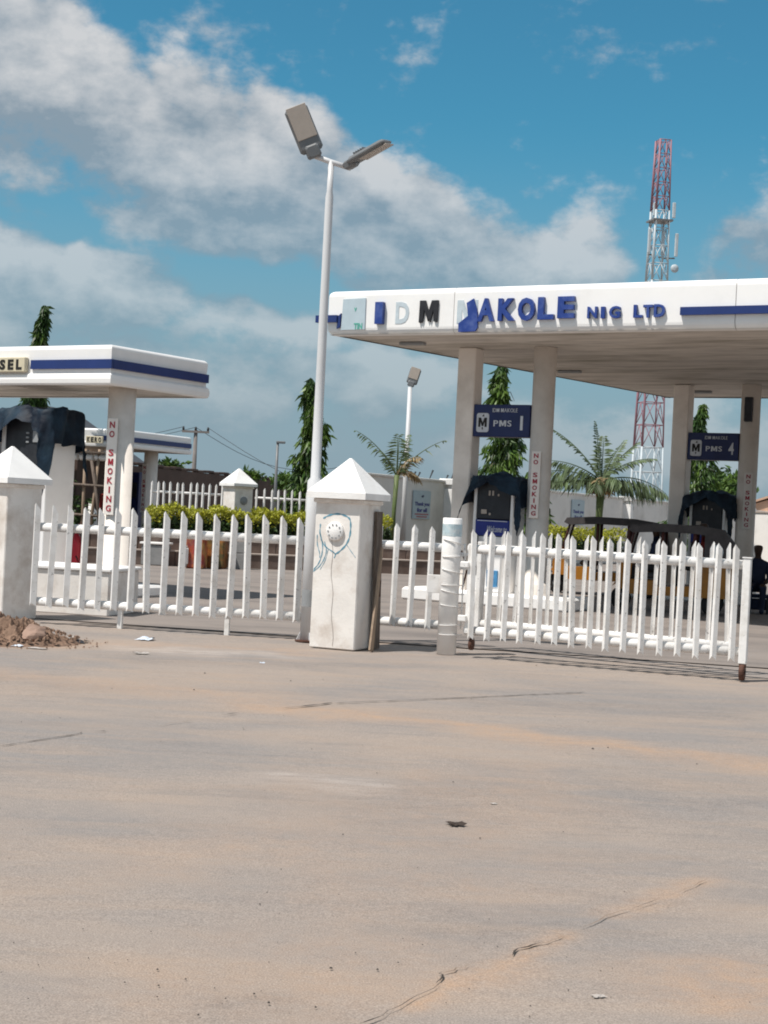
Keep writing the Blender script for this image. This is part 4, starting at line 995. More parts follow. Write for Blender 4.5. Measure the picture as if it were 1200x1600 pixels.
# ------------------------------------------------------------------ walls behind
WA = at(545, 733, 42.6); WB = at(1041.6, 781.7, 68.3); ZW = 2.62
wd = Vector((WB.x - WA.x, WB.y - WA.y, 0)).normalized(); WLN = (Vector((WB.x, WB.y, 0)) - Vector((WA.x, WA.y, 0))).length + 26
PW_ = thing('perimeter_wall', 'long off-white perimeter wall with piers, running back behind the palms', 'wall', (WA.x, WA.y, 0), math.atan2(wd.y, wd.x))
MB().box((WLN / 2, .1, ZW / 2), (WLN, .2, ZW)).build('wall_face', WALLW, PW_)
MB().box((WLN / 2, .1, ZW + .035), (WLN, .30, .07), bev=.01).build('coping', WALLW, PW_)
def wall_x(px):
    a, b = ray(px, 780); n = Vector((-wd.y, wd.x)); Y = (WA.x * n.x + WA.y * n.y) / (a * n.x + n.y); return local((a * Y, Y), WA, math.atan2(wd.y, wd.x))[0]
for px in (522, 697, 976, 1170):
    xx = wall_x(px) if px != 522 else -.05
    MB().box((xx, -.16, ZW / 2 - .1), (.30, .36, ZW - .2), bev=.015).build('pier', CAPW, PW_)
    MB().box((xx, -.10, ZW + .02), (.42, .56, .2), bev=.02).build('pier_cap', CAPW, PW_)
    MB().lathe([(.16, 0), (.16, .05), (.10, .08)], (xx + .9, 0, 2.28), 18, 'Y').build('wall_lamp', GREY, PW_)
for px in (633, 641, 648, 655, 674, 699, 707):
    xx = wall_x(px); l = .28 if px in (674, 707) else .18
    MB().path([(xx, .1, ZW + .06), (xx + .5 * l, .06, ZW + .06 + l), ], [.012, .03], 5).build('wall_spike', WIRE, PW_)
def wall_sign(px, py, w, h, label, full):
    xx = wall_x(px); Yp = WA + wd * xx; z = EYE + ray(px, py)[1] * Yp.y
    t = thing('wall_sign', label, 'sign', (Yp.x, Yp.y, z), math.atan2(wd.y, wd.x), 'thank you boards on the perimeter wall')
    MB().box((0, -.04, 0), (w, .05, h), bev=.006).build('board', SIGNW, t)
    text('lettering', 'Thank you', DISPB, t, 0, .02 * h, w * .86, h * .17, -.066, .006, .04)
    text('lettering', 'for all', DISPB, t, 0, -.18 * h, w * .6, h * .15, -.066, .006, .05)
    MB().prism([(-.08 * w, .30 * h), (.02 * w, .36 * h), (.10 * w, .33 * h), (.02 * w, .26 * h)], -.072, -.066).build('emblem', SIGNB, t)
    PK = mat('faded red print', (.42, .18, .20), .6, .2, 10)
    for k, ww in enumerate((.8, .62)): MB().box((0, -.067, (-.33 - .09 * k) * h), (w * ww, .003, h * .05)).build('print_line', PK, t)
wall_sign(657, 789, 1.15, .85, 'pale thank you board on the wall beside the slim lamp post', True)
wall_sign(902, 801, 1.3, .95, 'pale thank you board on the wall left of the full palm', True)
BA = at(215, 727, 53); BB = at(495, 757, 76)
bd = Vector((BB.x - BA.x, BB.y - BA.y, 0)); 
BW = thing('brown_wall', 'dark brown boundary wall behind the distant palisade fence', 'wall', (BA.x, BA.y, 0), math.atan2(bd.y, bd.x))
MB().box((bd.length / 2 - 2, .1, 1.38), (bd.length + 6, .2, 2.76)).build('wall_face', BROWNW, BW)
nb = int((bd.length + 6) / .62)
for k in range(nb): MB().box((-5 + .31 + k * .62, .1, 2.80 + .02 * ((k * 7) % 3)), (.60, .24, .09), bev=.01).build('coping_block', BROWNW, BW)
# white wall and peach house at the right edge
qa = at(1168, 802, 60); qb = at(1420, 815, 52)
rw = thing('boundary_wall', 'grey white boundary wall under the peach house at right edge', 'wall', (qa.x, qa.y, 0), math.atan2(qb.y - qa.y, qb.x - qa.x))
rl_ = (qb - qa).length
MB().box((rl_ / 2, .1, 1.15), (rl_, .2, 2.3)).build('wall_face', WALLW, rw)
MB().box((rl_ / 2, .1, 2.32), (rl_, .28, .07), bev=.01).build('coping', KERBT, rw)
ha = at(1178, 770, 85)
hs = thing('peach_house', 'peach rendered house with low gable at the right edge', 'house', (ha.x, ha.y, 0), R(-20))
MB().prism([(0, 0), (7, 0), (7, 3.05), (3.5, 4.3), (0, 3.05)], 0, 6).build('wall', HOUSE, hs)
MB().prism([(-.3, 3.02), (3.5, 4.42), (7.3, 3.02), (7.3, 3.14), (3.5, 4.54), (-.3, 3.14)], -.2, 6.2).build('roof', HOUSE, hs)
w = MB().box((1.3, -.02, 2.1), (1.0, .06, 1.1)).build('window', DARK, hs)
MB().box((1.3, -.06, 2.1), (.05, .04, 1.1)).build('mullion', HOUSE, w)

# ------------------------------------------------------------------ kerosene canopy and clutter on the far left
ZK = 3.2; K0 = at(192, 703, 48.0); K0 = Vector((K0.x, K0.y, 0)); KTH = R(14)
KC = small_canopy('far white kerosene canopy with blue stripe behind the diesel column', K0, ZK, .57, -KTH, 5.0, 6.0, [])
kb = at(297, 707, 51.5); dvec = Vector((kb.x - K0.x, kb.y - K0.y, 0))
for o in list(KC.children):
    if o.name.split('.')[0] in ('fascia', 'soffit', 'roof'): bpy.data.objects.remove(o)
kl = K0 + Vector((-4.2, 1.0, 0)); kbk = Vector((kb.x, kb.y, 0)); kll = kl + dvec
q4 = [local(p, K0, -KTH) for p in (kll, kl, K0, kbk, kll)]
pr = [(o, ZK + z) for o, z in fascia_profile(.57, .04, .06)]
sweep(MB(), q4, pr).build('fascia', CLAD, KC)
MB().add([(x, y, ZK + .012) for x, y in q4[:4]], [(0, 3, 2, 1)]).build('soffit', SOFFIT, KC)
MB().add([(x, y, ZK + .54) for x, y in q4[:4]], [(0, 1, 2, 3)]).build('roof', GREY, KC)
s_pr = [(.004, ZK + .20), (.05, ZK + .20), (.05, ZK + .35), (.004, ZK + .35)]
sweep(MB(), [q4[2], q4[3]], s_pr).build('stripe', NAVY, KC)
f0, f1 = Vector(q4[1]), Vector(q4[2])
sweep(MB(), [tuple(f0.lerp(f1, .02)), tuple(f0.lerp(f1, .42))], s_pr).build('stripe', NAVY, KC)
sweep(MB(), [tuple(f0.lerp(f1, .78)), tuple(f0.lerp(f1, .99))], s_pr).build('stripe', NAVY, KC)
KP = at(236, 720, 50.6)
qk = local(KP, K0, -KTH); MB().lathe([(.33, 0), (.33, .5), (.23, .52), (.23, ZK + .01)], (qk[0], qk[1], 0), 24).build('column', COLUMN, KC)
q2 = local(at(150, 720, 51.5), K0, -KTH); MB().lathe([(.23, 0), (.23, ZK + .01)], (q2[0], q2[1], 0), 24).build('column', COLUMN, KC)
ks_p = at(149, 687, 47.6); ks = thing('sign_box', 'small cream kero sign on the far canopy', 'sign', ks_p, math.atan2(-1.0, 4.2))
MB().box((0, -.05, 0), (.56, .08, .22), bev=.01).build('face', CREAM, ks)
for i, ch in enumerate('KERO'): text('letter', ch, INK, ks, (i - 1.5) * .125, 0, .09, .15, -.092, .005, .04)
p = on_col(KP, R(-40), .25); no_smoking((p.x, p.y, EYE + ray(226, 763)[1] * p.y), R(-34), 1.58, .20, 'small red lettered no smoking sign on the far kerosene column', drop=W2)
kd_ = at(214, 760, 51.8); kk = thing('fuel_dispenser', 'dark navy kerosene dispenser beside the far canopy column', 'fuel pump', (kd_.x, kd_.y, .02), R(-20))
MB().box((0, 0, 1.25), (.42, .5, 2.5), bev=.02).build('cabinet', SIGNB, kk)
MB().box((0, -.26, 1.9), (.3, .03, .5), bev=.01).build('display', DARK, kk)
MB().box((0, 0, .06), (.6, .7, .12), bev=.02).build('plinth', CAPW, kk)
# shop behind with gable roof
sp_ = at(18, 820, 60); sh = thing('roadside_shop', 'brown walled shop with dark gable roof behind the diesel dispenser', 'building', (sp_.x, sp_.y, 0), R(-10))
MB().box((.6, 1.5, 1.55), (6.4, 3.0, 3.1)).build('wall', SHOPW, sh)
ap = at(112, 652, 60)
MB().prism([(-3.0, 3.1), (4.2, 3.1), (1.0, ap.z + .42)], -.3, 3.4).build('roof', ROOF, sh)
MB().box((1.9, -.03, 1.9), (1.1, .08, 1.3)).build('window', DARK, sh)
MB().box((3.1, -.03, 1.1), (.7, .08, 2.2)).build('door', mat('teal door', (.06, .13, .17), .6), sh)
# timber frame
tf0 = at(140, 850, 46); tf = thing('timber_frame', 'rough pole frame with crossbars behind the diesel dispenser', 'frame', (tf0.x, tf0.y, 0), R(-12))
for k, (x, lean) in enumerate(((-.28, .02), (.05, -.10), (.42, .03), (-.8, .0))):
    MB().path([(x + lean, 0, 0), (x, .02, 1.5), (x - lean, .05, 3.05)], [.055, .05, .045], 8).build('pole', WOODL if k != 2 else WOOD, tf)
MB().path([(-.05, -.05, 2.7), (.2, -.05, 1.5), (.38, -.05, .1)], .05, 8).build('brace', WOOD, tf)
for z in (1.95, 1.05): MB().path([(-.9, -.06, z + .03), (.9, -.06, z - .02)], .04, 8).build('crossbar', WOOD, tf)
MB().box((-.1, .2, 2.95), (1.9, .7, .05)).build('board_shelf', WOOD, tf)
for k in range(4): MB().lathe([(.10, -.2), (.10, .2)], (-.75 + k * .48, .1, 2.80), 12, 'X').build('hanging_roll', CAPW, tf)
MB().box((.28, .1, 1.45), (.14, .05, .55), bev=.05).build('maroon_cloth', CLOTHR, tf)
bar = at(139, 868, 47.5); bb = thing('white_drum', 'white plastic drum behind the fence left of diesel column', 'drum', (bar.x, bar.y, .0))
MB().lathe([(.22, 0), (.28, .06), (.28, .9), (.20, 1.15), (.10, 1.25), (.08, 1.45)], (0, 0, 0), 20).build('body', CAPW, bb)
MB().lathe([(.29, .45), (.29, .5)], (0, 0, 0), 20).build('hoop', GREY, bb)
bsh = at(108, 800, 47); t_ = thing('bush', 'dark leafy bush in front of the shop, left of the pole frame', 'bush', (bsh.x, bsh.y, 0))
MB().path([(0, 0, 0), (0, 0, .7)], [.05, .03], 6).build('trunk', BARK, t_)
leaves(600, lambda r, n: r.normal(0, .25, (n, 3)) * np.array([1.2, 1, 1.3]) + np.array([0, 0, 1.0]), .2, .5, .2, 55).build('crown', HEDGED, t_)

# things standing along the planter
def stand(px, py, back=.0): p = ground(px, py); return p + kn * back
POST = mat('printed wrapper', (.36, .07, .03), .5, .5, 5, col2=(.45, .24, .08), dirt=(.15, .02, .08), dirt_amt=.9, dirt_scale=4)
POST2 = mat('printed wrapper brown', (.30, .10, .025), .5, .5, 6, col2=(.10, .08, .03), dirt=(.42, .2, .05), dirt_amt=.8, dirt_scale=5)
p = stand(302, 889); b = thing('drinks_cooler', 'red and purple printed cooler box by the planter', 'cooler', p, R(-8))
MB().box((0, .25, .38), (.44, .45, .74), bev=.03).build('body', POST, b); MB().box((0, .25, .78), (.47, .48, .07), bev=.03).build('lid', CLOTHR, b)
MB().box((-.22, -.02, .3), (.17, .16, .5), bev=.07).build('sack', CAPW, b)
p = stand(334, 889); b = thing('drinks_cooler', 'orange brown printed cooler box by the planter', 'cooler', p, R(-8))
MB().box((0, .25, .38), (.46, .45, .74), bev=.03).build('body', POST2, b); MB().box((0, .25, .78), (.48, .48, .07), bev=.03).build('lid', mat('orange lid', (.36, .13, .03), .5), b)
p = stand(371, 890)
for k, z in enumerate((0, .41)):
    t_ = thing('concrete_cube', ('lower grey cube stacked against the planter', 'upper grey cube stacked against the planter')[k], 'block', (p.x, p.y, z), R(-9 + 3 * k), 'grey cubes')
    MB().box((0, .2, .20), (.28, .36, .40), bev=.012).build('cube', CONC, t_)
p = stand(408, 876); b = thing('white_tank', 'white tank with grey domed top in front of the hedge', 'tank', p, math.atan2(kd.y, kd.x))
MB().box((0, .3, .38), (.78, .5, .62), bev=.05).build('body', CAPW, b)
mb = MB()
for k in range(9):
    t0 = k / 8 * math.pi; 
mb.prism([(-.52 * math.cos(math.pi * k / 10), .70 + .34 * math.sin(math.pi * k / 10)) for k in range(11)], .05, .60).build('domed_cover', CONC, b)
p = stand(270, 882); b = thing('blue_grey_bin', 'blue grey bin beside the red cooler', 'bin', p, R(-6))
MB().box((0, .2, .36), (.30, .34, .72), bev=.03).build('body', mat('bin blue', (.10, .15, .18), .6), b); MB().box((0, .2, .74), (.33, .37, .05), bev=.02).build('lid', GREY, b)
p = stand(238, 884); b = thing('low_counter', 'low grey counter with dark shelf left of the bin', 'counter', p, R(-6))
MB().box((0, .3, .26), (.62, .5, .5), bev=.02).build('base', CONC, b); MB().box((0, .3, .55), (.70, .56, .05), bev=.01).build('top', CAPW, b)
p = stand(272, 884, .8); b = thing('bottle_crate', 'pale crate of bottles on the planter edge under the hedge', 'crate', (p.x, p.y, .76), R(-6))
MB().box((0, .0, .12), (.7, .25, .24), bev=.02).build('body', SIGNW, b)
for k in range(5): MB().lathe([(.035, .2), (.035, .36), (.015, .42), (.015, .48)], (-.26 + k * .13, 0, 0), 10).build('bottle', GLASSY, b)

# ------------------------------------------------------------------ utility pole, far lamp, tower
up = at(303, 735, 85); ut = at(307, 672, 85)
UP = thing('utility_pole', 'concrete utility pole with cross-arm and wires behind the brown wall', 'utility pole', (up.x, up.y, 0), 0)
MB().path([(0, 0, 0), (0, 0, ut.z)], [.16, .10], 8).build('pole', POLEG, UP)
MB().box((.0, -.1, ut.z - .1), (1.5, .12, .12)).build('cross_arm', POLEG, UP)
for x in (-.68, 0.0, .68): MB().lathe([(.05, 0), (.07, .08), (.04, .22)], (x, -.1, ut.z - .04), 8).build('insulator', WIRE, UP)
for x, tgt in ((-.68, (-8, 650, 100)), (.0, (-8, 655, 100)), (.68, (700, 790, 72)), (.0, (560, 725, 88))):
    e = at(*tgt); s0 = Vector((x, -.1, ut.z + .15)); e = Vector((e.x - up.x, e.y - up.y, e.z)); pts = [s0.lerp(e, k / 12) - Vector((0, 0, 1.2 * math.sin(math.pi * k / 12))) for k in range(13)]
    MB().path(pts, .014, 4, False).build('wire', WIRE, UP)
dp2 = at(429, 790, 58); dt = at(431, 690, 58)
DL = thing('yard_lamp', 'thin dark lamp pole behind the distant palisade fence', 'lamp post', (dp2.x, dp2.y, .2), 0)
MB().path([(0, 0, 0), (0, 0, dt.z - .2)], [.07, .05], 8).build('pole', LAMPG, DL)
MB().box((.12, 0, dt.z - .22), (.34, .16, .09), bev=.02).build('lamp_head', LAMPG, DL)

TY = 118.0; tb = at(1012, 760, TY); tt_ = at(1043, 220, TY); TH_ = tt_.z
TW = thing('lattice_tower', 'tall red and white lattice communications tower behind the large canopy', 'tower', (tb.x - .1, TY, 0), R(12))
def zpx(py): return EYE + ray(1030, py)[1] * TY
bands = [(0, zpx(700), TWW), (zpx(700), zpx(560), TWR), (zpx(560), zpx(440), TWW), (zpx(440), zpx(330) , TWW), (zpx(330), TH_, TWR)]
def half(z): return .98 - (.98 - .44) * z / TH_
for (z0_, z1_, m_) in bands:
    nseg = max(2, int((z1_ - z0_) / (half(z0_) * 1.9)))
    for sx_, sy_ in ((-1, -1), (1, -1), (1, 1), (-1, 1)):
        MB().tube((sx_ * half(z0_), sy_ * half(z0_), z0_), (sx_ * half(z1_), sy_ * half(z1_), z1_), .09 if sx_ < 0 else .06, None, 6).build('leg', m_, TW)
    mb = MB()
    for k in range(nseg):
        a = z0_ + (z1_ - z0_) * k / nseg; b = z0_ + (z1_ - z0_) * (k + 1) / nseg; ha_, hb_ = half(a), half(b)
        cs = ((-1, -1), (1, -1), (1, 1), (-1, 1))
        for i in range(4):
            p_, q_ = cs[i], cs[(i + 1) % 4]
            mb.tube((p_[0] * hb_, p_[1] * hb_, b), (q_[0] * hb_, q_[1] * hb_, b), .035, None, 4)
            mid = ((p_[0] + q_[0]) / 2 * hb_, (p_[1] + q_[1]) / 2 * hb_, b)
            mb.tube((p_[0] * ha_, p_[1] * ha_, a), mid, .035, None, 4); mb.tube((q_[0] * ha_, q_[1] * ha_, a), mid, .035, None, 4)
    mb.build('bracing', m_, TW)
for (px, y0, y1) in ((1021, 318, 338), (1051, 318, 342), (1013, 358, 396), (1055, 366, 402), (1034, 362, 400)):
    a = at(px, y0, TY); b = at(px - 2, y1, TY)
    lx = (a.x - tb.x) ; 
    c_, s_2 = math.cos(-R(12)), math.sin(-R(12)); yy = -1.2
    o = MB().box((lx * c_ + .1, lx * s_2 + yy * .3, (a.z + b.z) / 2), (.24, .18, a.z - b.z), bev=.03).build('panel_antenna', TWW, TW)
    MB().tube((lx * c_ + .1, lx * s_2 + yy * .3 + .2, b.z - .1), (lx * c_ * .4, 0, b.z - .1), .06, None, 5).build('bracket', LAMPG, o)
a = at(1047, 422, TY); MB().lathe([(.05, 0), (.30, .10), (.32, .12), (.32, .16), (.05, .14)], (a.x - tb.x + .1, -.9, a.z), 18, 'Y').build('dish', TWW, TW)
a = at(1035, 346, TY); MB().box((0, 0, a.z), (2 * half(a.z) + .5, 2 * half(a.z) + .5, .12)).build('platform', LAMPG, TW)

# ------------------------------------------------------------------ people
def person(name_label, loc, rz, joints, rad, edges, shirt, trousers, top_z, waist_z, sleeve):
    me = bpy.data.meshes.new('person'); me.from_pydata(joints, edges, []); o = bpy.data.objects.new('person', me); COL.objects.link(o)
    sk = o.modifiers.new('s', 'SKIN'); sk.use_smooth_shade = True
    for i, r_ in enumerate(rad): me.skin_vertices[0].data[i].radius = (r_, r_)
    me.skin_vertices[0].data[0].use_root = True
    sb_ = o.modifiers.new('u', 'SUBSURF'); sb_.levels = 2; sb_.render_levels = 2
    bpy.context.view_layer.update()
    m2 = bpy.data.meshes.new_from_object(o.evaluated_get(bpy.context.evaluated_depsgraph_get())); bpy.data.objects.remove(o)
    for m_ in (SKIN, shirt, trousers): m2.materials.append(m_)
    hands = [Vector(joints[i]) for i in sleeve]
    for p_ in m2.polygons:
        c_ = p_.center; p_.use_smooth = True
        if c_.z > top_z or any((c_ - h_).length < .12 for h_ in hands): p_.material_index = 0
        elif c_.z > waist_z: p_.material_index = 1
        else: p_.material_index = 2
    o = bpy.data.objects.new('person', m2); COL.objects.link(o); o.location = loc; o.rotation_euler = (0, 0, rz)
    return tag(o, name_label, 'person')
# seated, facing local -x, seat height 0 at pelvis
J = [(0, 0, .12), (.03, 0, .35), (.02, 0, .56), (0, 0, .66), (-.02, 0, .74), (-.03, 0, .86), (-.03, 0, .93),
     (.01, -.19, .54), (-.08, -.23, .30), (-.28, -.18, .22), (-.36, -.16, .22), (.01, .19, .54), (-.08, .23, .30), (-.28, .18, .22), (-.36, .16, .22),
     (-.02, -.10, .10), (-.42, -.13, .12), (-.44, -.12, -.30), (-.56, -.12, -.36), (-.02, .10, .10), (-.42, .13, .12), (-.44, .12, -.30), (-.56, .12, -.36)]
E = [(0, 1), (1, 2), (2, 3), (3, 4), (4, 5), (5, 6), (2, 7), (7, 8), (8, 9), (9, 10), (2, 11), (11, 12), (12, 13), (13, 14), (0, 15), (15, 16), (16, 17), (17, 18), (0, 19), (19, 20), (20, 21), (21, 22)]
RD = [.15, .145, .14, .06, .062, .10, .085, .07, .052, .042, .045, .07, .052, .042, .045, .10, .075, .05, .045, .10, .075, .05, .045]

# ------------------------------------------------------------------ tricycles
def tricycle(loc, rz, label):
    t = thing('tricycle', label, 'tricycle', loc, rz, 'three-wheeled taxis under the canopy')
    hw = .62
    body = MB()
    body.prism([(-.95, .34), (1.18, .34), (1.24, .55), (1.20, .98), (.42, .98), (.36, .55), (-.30, .50), (-.36, .62), (-.95, .62)], -hw, hw).build('body', ORANGE, t)
    MB().prism([(-1.22, .42), (-.93, .42), (-.90, 1.02), (-1.02, 1.06), (-1.14, .98), (-1.24, .70)], -.42, .42).build('front_cowl', ORANGE, t)
    MB().prism([(-1.34, .46), (-1.20, .62), (-1.02, .60), (-.96, .44), (-1.02, .50), (-1.18, .54)], -.14, .14).build('mudguard', ORANGE, t)
    MB().lathe([(.03, 0), (.09, .03), (.10, .08), (.09, .10)], (-1.22, 0, .86), 16, 'X').build('headlamp', GREY, t)
    MB().box((.1, 0, .40), (2.1, 1.20, .08), bev=.02).build('sill', GREY, t)
    # windscreen frame and glass
    for s in (-1, 1):
        MB().path([(-1.02, s * .45, 1.0), (-.86, s * .55, 1.62)], .026, 7).build('windscreen_post', MAROON, t)
        MB().path([(-.28, s * .59, .5), (-.26, s * .59, 1.62)], .035, 7).build('post', MAROON, t)
        MB().path([(.40, s * .60, .9), (.42, s * .60, 1.62)], .045, 7).build('post', MAROON, t)
        MB().path([(-.95, s * .50, 1.38), (-1.04, s * .68, 1.36), (-1.05, s * .72, 1.30)], .010, 5).build('mirror_arm', WIRE, t)
        MB().box((-1.06, s * .74, 1.24), (.03, .10, .15), bev=.012).build('mirror', LAMPG, t)
    MB().add([(-1.02, -.44, 1.02), (-1.02, .44, 1.02), (-.87, .53, 1.60), (-.87, -.53, 1.60)], [(0, 1, 2, 3)]).build('windscreen', GLASSY, t)
    rf = [(-1.00, 1.58), (-.94, 1.68), (-.3, 1.73), (.5, 1.72), (1.0, 1.66), (1.24, 1.40), (1.30, 1.00), (1.20, .96), (1.14, 1.30), (.95, 1.52), (.4, 1.56), (-.3, 1.57), (-.9, 1.53)]
    MB().prism(rf, -.66, .66).build('canvas_roof', CANVAS, t)
    for s in (-1, 1):
        MB().prism([(.62, .97), (1.25, .97), (1.18, 1.38), (.95, 1.58), (.62, 1.58)], s * .645 - .012, s * .645 + .012).build('hood_side', CANVAS, t)
        MB().prism([(.72 + .17 + .13 * math.cos(k * math.pi / 6), 1.23 + .15 * math.sin(k * math.pi / 6)) for k in range(12)], s * .665 - .006, s * .665 + .006).build('hood_window', SIGNW, t)
    MB().box((.72, 0, .72), (.5, 1.1, .14), bev=.05).build('seat', CANVAS, t); MB().box((.95, 0, 1.0), (.12, 1.1, .5), bev=.05).build('backrest', CANVAS, t)
    MB().box((-.45, 0, .70), (.4, .5, .12), bev=.04).build('driver_seat', CANVAS, t)
    MB().path([(-.80, -.28, 1.02), (-.82, 0, .98), (-.80, .28, 1.02)], .018, 7).build('handlebar', WIRE, t)
    for (x, y) in ((-1.15, 0), (.82, -.52), (.82, .52)):
        w = MB().lathe([(.13, -.045), (.20, -.05), (.225, -.02), (.225, .02), (.20, .05), (.13, .045)], (x, y, .225), 22, 'Y').build('wheel', TYRE, t)
        MB().lathe([(.12, -.04), (.05, -.055), (.05, .055), (.12, .04)], (x, y, .225), 16, 'Y').build('rim', GREY, w)
    return t
k1 = ground(946, 932); k2 = ground(1050, 958)
TR1 = tricycle((k1.x + .14, k1.y + .5, 0), R(-12), 'orange tricycle with open sides and brown canopy behind the gate')
TR2 = tricycle((k2.x + .08, k2.y + .3, 0), R(-14), 'dark hooded tricycle with passenger, beside the rear no smoking column')
TR2.scale = (.86, .86, .95)
for o_ in TR1.children:
    if o_.name.split('.')[0] in ('hood_side', 'hood_window'): bpy.data.objects.remove(o_)
person('person in dark shirt sitting inside the hooded tricycle', (k2.x - .30, k2.y + .28, .72), R(-14), J, RD, E, CLOTHN, TROUSER, .67, .16, (10, 14))
person('person in red shirt sitting at the back of the hooded tricycle', (k2.x + .55, k2.y + .05, .76), R(-14), J, RD, E, CLOTHR, TROUSER, .67, .16, (10, 14))
pr_ = ground(1203, 968)
person('person in navy sitting near the right edge beside the rear column', (pr_.x + .17, pr_.y + 1.8, .40), R(75), J, RD, E, CLOTHN, CLOTHN, .67, .16, (10, 14))
ch = thing('stool', 'dark blue box seat under the person at the right edge', 'seat', (pr_.x + .17, pr_.y + 1.8, 0), R(75))
MB().box((.02, 0, .34), (.42, .55, .06), bev=.02).build('seat_top', CLOTHN, ch)
for sx_ in (-.16, .2):
    for sy_ in (-.22, .22): MB().box((sx_, sy_, .155), (.05, .05, .31), bev=.006).build('leg', DARK, ch)
MB().box((.02, 0, .18), (.36, .48, .2), bev=.02).build('panel', CLOTHN, ch)

# ------------------------------------------------------------------ dirt pile, rocks, scraps
def rock(loc, s, label, seed, m=STONE, group='rocks by the dirt pile'):
    r = np.random.default_rng(seed); import bmesh
    bm = bmesh.new(); bmesh.ops.create_icosphere(bm, subdivisions=3, radius=1)
    dirs = r.normal(size=(14, 3)); dirs /= np.linalg.norm(dirs, axis=1)[:, None]; offs = r.uniform(.5, .85, 14)
    for v in bm.verts:
        c = np.array(v.co); k = 1.0
        for d_, o_ in zip(dirs, offs):
            q_ = c @ d_
            if q_ > o_: c = c - d_ * (q_ - o_) * .9
        c = c * (1 + .05 * math.sin(c[0] * 9 + seed) * math.sin(c[1] * 8) + .03 * math.sin(c[2] * 17))
        v.co = (c[0] * s[0], c[1] * s[1], max(c[2], -.75) * s[2])
    me = bpy.data.meshes.new('rock'); bm.to_mesh(me); bm.free()
    me.polygons.foreach_set('use_smooth', [False] * len(me.polygons))
    o = link('rock', me, m, None, (loc[0], loc[1], s[2] * .72), (0, 0, seed)); return tag(o, label, 'rock', group)
p = ground(54, 1006); rock(p, (.20, .17, .145), 'large pinkish rock at the foot of the red dirt pile', 4)
p = ground(18, 962); rock((p.x, p.y, 0), (.12, .11, .12), 'small pale rock on top of the dirt pile', 6)
p = ground(44, 985); rock(p, (.10, .09, .09), 'small brown rock behind the large pinkish rock', 9)
p = ground(86, 1000); rock(p, (.05, .05, .04), 'fist sized rock right of the large pinkish rock', 12)
dc = ground(-22, 1000); n = 110; vs = []; fs = []
for j in range(n):
    for i in range(n):
        x_ = (i / (n - 1) - .5) * 2.2; y_ = (j / (n - 1) - .5) * 1.6; rr = math.hypot(x_ / 1.05, y_ / .75)
        nz = float(vnoise(np.array([x_ * 7 + 20]), np.array([y_ * 7 + 20]), 5)[0] - .5) + .6 * float(vnoise(np.array([x_ * 16 + 20]), np.array([y_ * 16 + 20]), 6)[0] - .5) + .55 * float(vnoise(np.array([x_ * 37 + 40]), np.array([y_ * 37 + 40]), 8)[0] - .5)
        z_ = max(0, 1 - rr) ** .8 * .27 * (1 + 1.0 * nz) + .05 * nz * max(0, 1.0 - rr); vs.append((x_, y_, z_ - .012))
for j in range(n - 1):
    for i in range(n - 1): k = j * n + i; fs.append((k, k + 1, k + n + 1, k + n))
dp3 = MB().add(vs, fs, False).build('dirt_pile', DIRT, None, (dc.x - .05, dc.y + .12, 0)); tag(dp3, 'heap of red brown soil against the left gate pillar', 'dirt pile')
mb = MB(); r = random.Random(11)
for k in range(420):
    a = r.uniform(-2.2, 1.2); d_ = r.uniform(.45, 1.25) if k % 3 else r.uniform(0, .9); p = Vector((dc.x + math.cos(a) * 1.05 * d_, dc.y + .12 + math.sin(a) * .78 * d_, 0)); q_ = max(0, 1 - d_) ** .8 * .26
    s = r.uniform(.006, .03) * (1 if d_ < 1 else .5); n_c = 5
    vs = [p + Vector((math.cos(i * 1.2566) * s * r.uniform(.6, 1.4), math.sin(i * 1.2566) * s * r.uniform(.6, 1.4), q_)) for i in range(n_c)] + [p + Vector((math.cos(i * 1.2566 + .4) * s * .6, math.sin(i * 1.2566 + .4) * s * .6, q_ + s * r.uniform(.7, 1.3))) for i in range(n_c)]
    mb.add(vs, [(i, (i + 1) % n_c, n_c + (i + 1) % n_c, n_c + i) for i in range(n_c)] + [tuple(range(n_c, 2 * n_c))])
tag(mb.build('clods', DIRT), 'loose crumbly clods round the red dirt heap', 'soil', kind='stuff')
def scrap(px, py, w, d, m, label, seed, cat='litter'):
    r = np.random.default_rng(seed); p = ground(px, py); vs = []; fs = []; a, b = 9, 6
    for j in range(b):
        for i in range(a):
            u = i / (a - 1) - .5; v = j / (b - 1) - .5; ed = 1 + .25 * math.sin(i * 1.9 + j * 2.7 + seed)
            vs.append((u * w * ed, v * d * ed, .001 + abs(.16 * d * math.sin(u * 4 + seed) * math.cos(v * 3)) + r.uniform(0, .002)))
    for j in range(b - 1):
        for i in range(a - 1): k = j * a + i; fs.append((k, k + 1, k + a + 1, k + a))
    o = MB().add(vs, fs, False).build('litter', m, None, p, (0, 0, r.uniform(-.5, .5))); return tag(o, label, cat, 'litter on the concrete')
scrap(228, 999, .17, .22, PAPER, 'crumpled white blue paper in front of the left fence', 2)
scrap(220, 1021, .14, .12, SCRAP, 'small pale scrap just below the white blue paper', 3)
scrap(103, 1000, .28, .3, SCRAP, 'grey plastic scrap right of the large rock', 4)
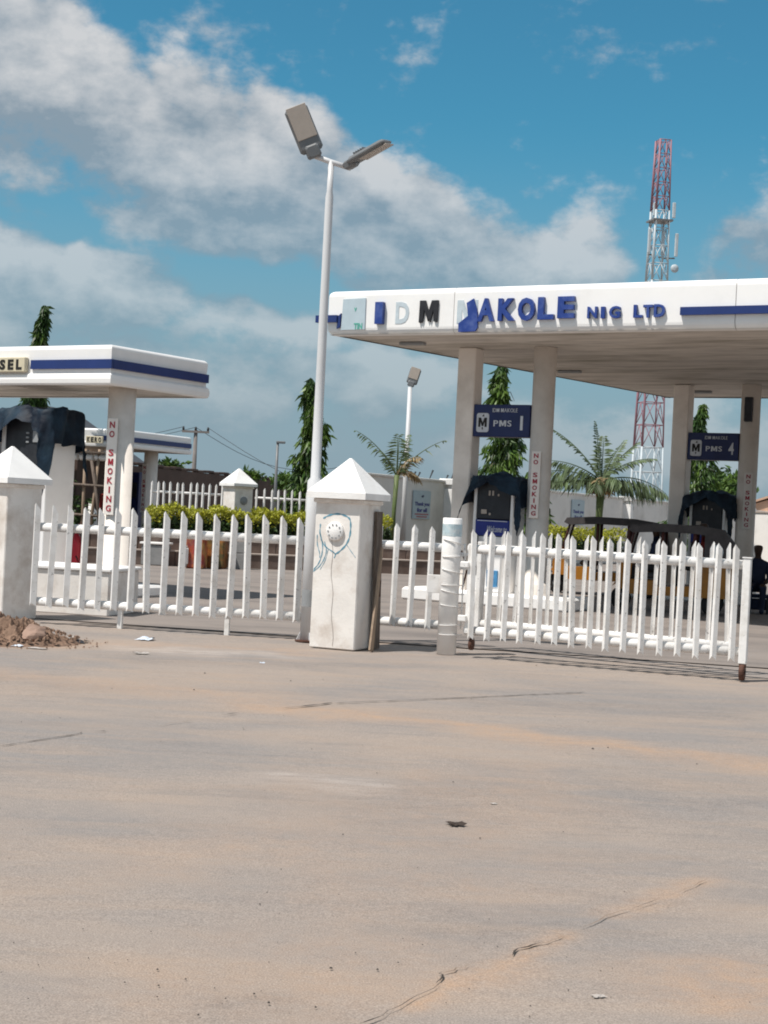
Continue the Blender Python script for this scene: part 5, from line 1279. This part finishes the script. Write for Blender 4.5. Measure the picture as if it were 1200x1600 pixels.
scrap(120, 1003, .22, .22, BLACK, 'dark strip of plastic on the ground beside the grey scrap', 5)
scrap(80, 1001, .12, .2, CONC, 'grey rag at the right foot of the large rock', 6)
scrap(22, 1009, .2, .12, PAPER, 'white sliver of paper left of the large rock', 7)
scrap(58, 1013, .22, .08, SCRAP, 'pale strip under the large rock', 8)
scrap(712, 1288, .085, .085, mat('dead leaf', (.045, .03, .022), .8), 'dark dead leaf on the bare concrete, right of centre', 9)
scrap(771, 1256, .035, .03, SCRAP, 'pale crumb of litter above the dead leaf', 10)
scrap(935, 1557, .045, .03, SCRAP, 'small pale scrap near the bottom right', 11)
scrap(410, 1036, .05, .06, PAPER, 'tiny white scrap in front of centre pillar', 13)
# pebbles: too many and too small to count
mb = MB(); r = random.Random(5)
spots = [(926, 1170), (950, 1168), (750, 1310), (708, 1222), (303, 1078), (320, 1052), (420, 1567), (397, 1553), (517, 1513), (493, 1574), (310, 1586), (406, 1413), (660, 1476), (622, 1504), (246, 1515), (248, 1540), (880, 1300), (1089, 1194), (589, 1208), (536, 1304), (454, 1064), (505, 1062), (867, 1120), (838, 1040), (900, 1058), (290, 1530), (195, 1535), (60, 1508), (590, 1515)]
spots += [(r.uniform(0, 1200), r.uniform(1040, 1590)) for _ in range(120)]
for k, (x, y) in enumerate(spots):
    p = ground(x, y); s = (r.uniform(.003, .006) if k < 29 else r.uniform(.0015, .0035)) * (1 if y > 1200 else 1.6); n = 6
    vs = [p + Vector((math.cos(i * 1.047) * s * r.uniform(.7, 1.3), math.sin(i * 1.047) * s * r.uniform(.7, 1.3), 0)) for i in range(n)] + [p + Vector((math.cos(i * 1.047) * s * .5, math.sin(i * 1.047) * s * .5, s * .8)) for i in range(n)]
    mb.add(vs, [(i, (i + 1) % n, n + (i + 1) % n, n + i) for i in range(n)] + [tuple(range(n, 2 * n))])
tag(mb.build('pebbles', mat('dark grit', (.07, .06, .052), .9, .4, 30)), 'scattered dark grit and pebbles on the concrete', 'pebbles', kind='stuff')
